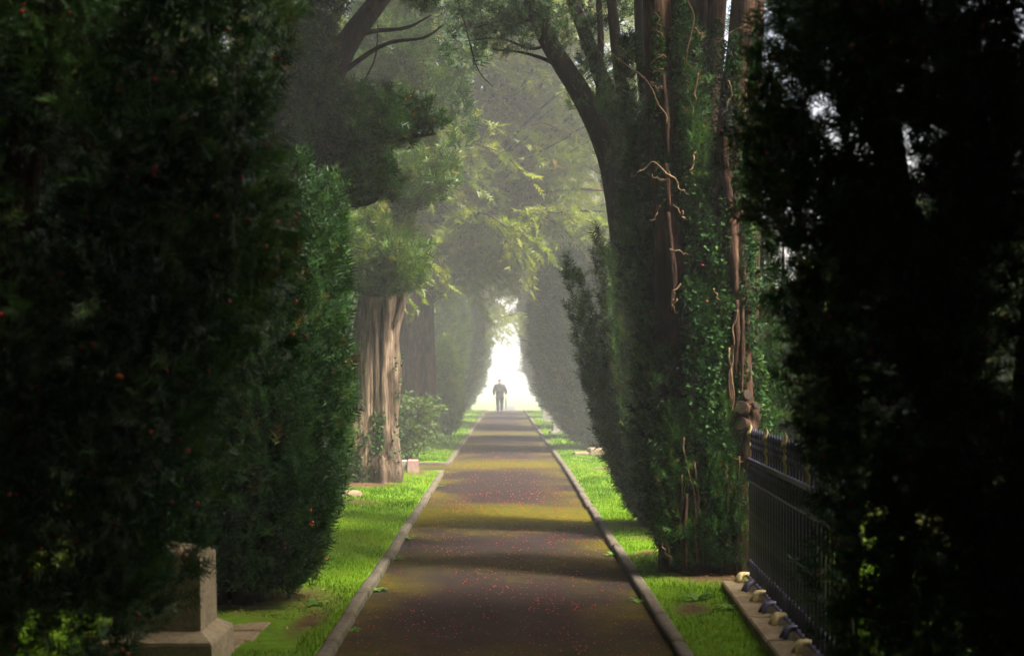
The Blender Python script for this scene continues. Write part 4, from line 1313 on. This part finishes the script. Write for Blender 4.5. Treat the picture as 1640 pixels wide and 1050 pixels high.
# facing +Y (away), left leg forward
sk = [
    [('pelvis', (0, 0, .93), (.15, .11)), ('waist', (0, .02, 1.10), (.14, .105)), ('chest', (0, .03, 1.30), (.165, .12)), ('neckb', (0, .05, 1.46), (.085, .08)), ('neck', (0, .09, 1.53), .055), ('head0', (0, .13, 1.60), (.075, .085)), ('head1', (0, .15, 1.68), (.078, .095)), ('head2', (0, .155, 1.745), (.05, .06))],
    [('chest', 0, 0), ('shl', (-.19, .03, 1.42), .075), ('ell', (-.27, -.03, 1.15), .05), ('wrl', (-.27, .10, .93), .033), ('hal', (-.265, .13, .86), (.04, .022))],
    [('chest', 0, 0), ('shr', (.19, .03, 1.42), .075), ('elr', (.27, -.05, 1.15), .05), ('wrr', (.29, .10, .96), .033), ('har', (.29, .13, .90), (.04, .022))],
    [('pelvis', 0, 0), ('hil', (-.09, 0, .86), .095), ('knl', (-.095, .14, .48), .062), ('anl', (-.09, .13, .09), .042), ('tol', (-.09, .27, .035), (.045, .028))],
    [('pelvis', 0, 0), ('hir', (.09, 0, .86), .095), ('knr', (.085, .02, .48), .062), ('anr', (.08, -.20, .12), .042), ('tor', (.08, -.08, .035), (.045, .028))],
]
body = skin_body('body', sk, SKIN, walker)
def grow(ch, g):
    return [(n, c, tuple(x + g for x in (rd if isinstance(rd, tuple) else (rd, rd)))) if not isinstance(c, int) else (n, c, rd) for (n, c, rd) in ch]
ct = [
    [('pelvis', (0, 0, .95), (.20, .155)), ('waist', (0, .02, 1.10), (.185, .145)), ('chest', (0, .03, 1.30), (.20, .15)), ('collar', (0, .05, 1.46), (.115, .105)), ('collar2', (0, .08, 1.52), (.08, .075))],
    [('pelvis', 0, 0), ('hem', (0, -.01, .78), (.215, .165))],
    [('chest', 0, 0), ('shl', (-.20, .03, 1.42), .098), ('ell', (-.28, -.03, 1.15), .078), ('wrl', (-.28, .09, .95), .056)],
    [('chest', 0, 0), ('shr', (.20, .03, 1.42), .098), ('elr', (.28, -.05, 1.15), .078), ('wrr', (.30, .09, .98), .056)],
]
skin_body('coat', ct, COAT, walker)
tr_ = [[('pelvis', (0, 0, .90), (.165, .13)), ('hil', (-.10, 0, .80), .115), ('knl', (-.10, .14, .48), .088), ('anl', (-.09, .12, .10), .068)],
       [('pelvis', 0, 0), ('hir', (.10, 0, .80), .115), ('knr', (.09, .02, .48), .088), ('anr', (.08, -.19, .13), .068)]]
skin_body('trousers', tr_, TROU, walker)
skin_body('hair', [[('a', (0, .10, 1.63), (.078, .06)), ('b', (0, .125, 1.70), (.086, .09)), ('c', (0, .15, 1.765), (.058, .068))]], HAIR, walker)
skin_body('shoe', [[('h', (-.09, .10, .05), (.048, .045)), ('m', (-.09, .20, .04), (.05, .04)), ('t', (-.09, .30, .032), (.042, .03))]], SHOE, walker)
skin_body('shoe', [[('h', (.08, -.22, .065), (.048, .045)), ('m', (.08, -.13, .045), (.05, .04)), ('t', (.08, -.04, .032), (.042, .03))]], SHOE, walker)
um = empty('umbrella', (walker.location.x + .33, PD + .13, pz))
tag(um, 'furled dark umbrella held in the right hand of the walking person', 'umbrella')
MB().tube([(-.03, 0, .90), (0, 0, .96), (.03, 0, .955), (.04, 0, .93)], [.011, .011, .011], 6).build('handle', SHOE, um, True)
MB().lathe([(.0005, .12), (.008, .14), (.016, .25), (.034, .5), (.036, .7), (.02, .84), (.01, .90)], sides=9).build('cloth', UMB, um, True)

# ------------------------------------------------------------------ small stuff: grass, berries, leaf litter, weeds
def scatter_grass(seed, x0, x1, y0, y1, n, hgt, wid):
    r = np.random.default_rng(seed)
    x = r.uniform(x0, x1, n); y = r.uniform(y0, y1, n)
    b = bare(x, y)
    k = (r.random(n) > b * 1.15) & ~((x < -HALF) & (y > SIDE[0] - .1) & (y < SIDE[1] + .1))
    # keep the paving and plinth clear
    k &= ~((np.abs(x + 1.75) < .42) & (np.abs(y - 8.3) < .55)) & ~((x > 1.70 + (y - 6.25) * .049 - .05) & (y < 10.0) & (x < 2.4))
    x, y = x[k], y[k]
    n = len(x)
    z = lawn_z(x, y) - .004
    a = r.uniform(0, 6.283, n)
    h = hgt * r.uniform(.5, 1.35, n) * (1 + .35 * np.sin(x * 3 + y * 2.1) * np.sin(y * 1.7 - x))
    lean = r.uniform(.15, .8, n) * h
    dx, dy = np.cos(a), np.sin(a)
    w = wid * r.uniform(.7, 1.3, n)
    V = np.stack([np.stack([x - dy * w, y + dx * w, z], 1), np.stack([x + dy * w, y - dx * w, z], 1),
                  np.stack([x + dx * lean, y + dy * lean, z + h], 1)], 1).reshape(-1, 3)
    o = np.arange(n)[:, None] * 3
    patch = .48 + .22 * np.sin(x * 1.7 + y * .8) + .17 * np.sin(x * 4.1 - y * 2.9) + .12 * np.sin(x * 9.3 + y * 6.1)
    t = np.clip(patch + r.normal(0, .18, n), 0, .93); t[r.random(n) < .03] = 1
    return V, o + np.array([0, 1, 2]), np.repeat(t, 3)


m = MB()
for args in ((1, -3.2, -1.17, 6.5, 16, 46000, .036, .0034), (2, 1.17, 2.7, 6.5, 16, 36000, .036, .0034), (3, -3.0, -1.17, 16, 30, 24000, .044, .006), (4, 1.17, 2.8, 16, 30, 22000, .044, .006), (5, -3, -1.17, 30, 72, 9000, .07, .012), (6, 1.17, 3, 30, 72, 9000, .07, .012)):
    V, t3, t = scatter_grass(*args)
    m.add(V, t=t3, a=t)
tag(m.build('grass', GRASS, None, False, 'tint'), 'short bright green grass on the verges of the path', 'grass', None, 'stuff')

r = np.random.default_rng(71)
n = 2600
y = 6.5 + 26 * r.random(n) ** 1.5
x = r.uniform(-1.05, 1.05, n)
cl = r.integers(0, 60, n)
ccx, ccy = r.uniform(-.95, .95, 60), 6.8 + 12 * r.random(60) ** 1.3
use = r.random(n) < .35
x = np.where(use, np.clip(ccx[cl] + r.normal(0, .12, n), -1.05, 1.05), x); y = np.where(use, ccy[cl] + r.normal(0, .25, n), y)
rad = r.uniform(.0035, .0072, n) * (1 + (y > 16) * .25)
c = np.stack([x, y, ground_z(y) + .012 * (1 - (x / HALF) ** 2) + .004 + rad * .7], 1)
m = ball_cloud(c, rad, r, .75, (_oct, _of))
tag(m.build('fallen_berries', BERRY, None, True, 'tint'), 'red berries fallen over the asphalt path', 'berries', None, 'stuff')


def leaf_quads(x, y, z, s, r, tilt=.5):
    n = len(x)
    a = r.uniform(0, 6.283, n); tl = r.normal(0, tilt, n)
    u = np.stack([np.cos(a), np.sin(a), np.sin(tl) * .5], 1) * s[:, None]
    v = np.stack([-np.sin(a), np.cos(a), r.normal(0, tilt * .6, n)], 1) * (s * r.uniform(.25, .6, n))[:, None]
    c = np.stack([x, y, z], 1)
    V = np.stack([c - u, c - v * .9 - u * .1, c + u, c + v * .9 + u * .1], 1).reshape(-1, 3)
    return V, np.arange(n)[:, None] * 4 + np.array([0, 1, 2, 3])


m = MB()
n = 5200
y = 6.5 + 30 * r.random(n) ** 1.6; x = r.uniform(-1.06, 1.06, n)
x = np.where(r.random(n) < .3, np.sign(x) * (1.06 - np.abs(r.normal(0, .1, n))), x)
s = r.uniform(.004, .013, n)
V, q = leaf_quads(x, y, ground_z(y) + .012 * (1 - (x / HALF) ** 2) + .009, s, r, .3)
m.add(V, q=q, a=np.repeat(r.random(n), 4))
n = 16000      # needle litter on bare soil of the verges
x = np.where(r.random(n) < .5, r.uniform(-3.2, -1.2, n), r.uniform(1.2, 2.9, n)); y = 6.5 + 24 * r.random(n) ** 1.4
k = r.random(n) < bare(x, y)
x, y = x[k], y[k]
V, q = leaf_quads(x, y, lawn_z(x, y) + .012, r.uniform(.008, .022, len(x)), r, .6)
m.add(V, q=q, a=np.repeat(r.random(len(x)), 4))
tag(m.build('leaf_litter', LITTER, None, False, 'tint'), 'brown needles and dead leaves scattered under the yews', 'leaf litter', None, 'stuff')

# weeds by the kerbs
def weed(x, d, s, label, seed):
    r = np.random.default_rng(seed)
    z = float(lawn_z(x, d)) if abs(x) > 1.19 else float(ground_z(d)) + .006
    o = empty('weed', (x, d, z)); tag(o, label, 'weed', 'weeds along the kerbs')
    for k in range(9):
        a = k * 2.4 + r.uniform(-.3, .3); ln = s * r.uniform(.7, 1.2); up = r.uniform(.35, .9)
        d2 = np.array([math.cos(a), math.sin(a), 0]); sdv = np.array([-math.sin(a), math.cos(a), 0])
        V, Qd = [], []
        for i, (t, w) in enumerate(((0, .03), (.25, .10), (.5, .17), (.62, .12), (.8, .18), (1.0, .02))):
            c = d2 * ln * t * .8 + np.array([0, 0, up * ln * (t - .75 * t * t)])
            V += [c - sdv * w * ln, c + np.array([0, 0, -.02 * ln]), c + sdv * w * ln]
            if i: Qd += [(3 * i - 3, 3 * i - 2, 3 * i + 1, 3 * i), (3 * i - 2, 3 * i - 1, 3 * i + 2, 3 * i + 1)]
        MB().add(V, q=Qd, a=r.random()).build('leaf', WEED, o, True, 'tint')
    return o


for k, (x, d, s, lab) in enumerate([(-1.03, 10.2, .10, 'small leafy weed at the left kerb nearest the viewer'), (-1.03, 11.9, .12, 'leafy weed clump at the left kerb below the mossy band'), (-1.04, 13.4, .11, 'weed at the left kerb beside the mossy band'), (-1.05, 8.6, .09, 'tuft of weed at the left kerb beside bare litter'), (-1.02, 19.6, .11, 'dark little weed at the left kerb near the lit trunk'),
                                    (1.04, 12.2, .11, 'weed at the right kerb opposite the dark fan-shaped yew'), (1.03, 9.7, .10, 'weed at the right kerb nearest the viewer'), (1.46, 9.6, .17, 'big dandelion rosette on the right grass before the many-stemmed yew'), (1.62, 9.1, .12, 'small dandelion rosette on the right grass near the railing'), (-1.42, 9.35, .12, 'dandelion rosette on the left grass by the kerb'), (1.22, 16.9, .12, 'weed growing over the right kerb by the second grass bay')]):
    weed(x, d, s, lab, 300 + k)

# ------------------------------------------------------------------ mist
HZ, _t, _b, _o = new_mat('mist')
_t.nodes.remove(_b)
pv = _t.nodes.new('ShaderNodeVolumePrincipled')
pv.inputs['Color'].default_value = (0.92, 0.92, 0.94, 1)
pv.inputs['Density'].default_value = 0.0050
pv.inputs['Anisotropy'].default_value = 0.05
_t.links.new(pv.outputs[0], _o.inputs['Volume'])
hz = MB().box((0, 90, 8.4), (326, 306, 23.2)).build('haze', HZ)
tag(hz, 'pale morning mist filling the avenue', 'mist', None, 'stuff')
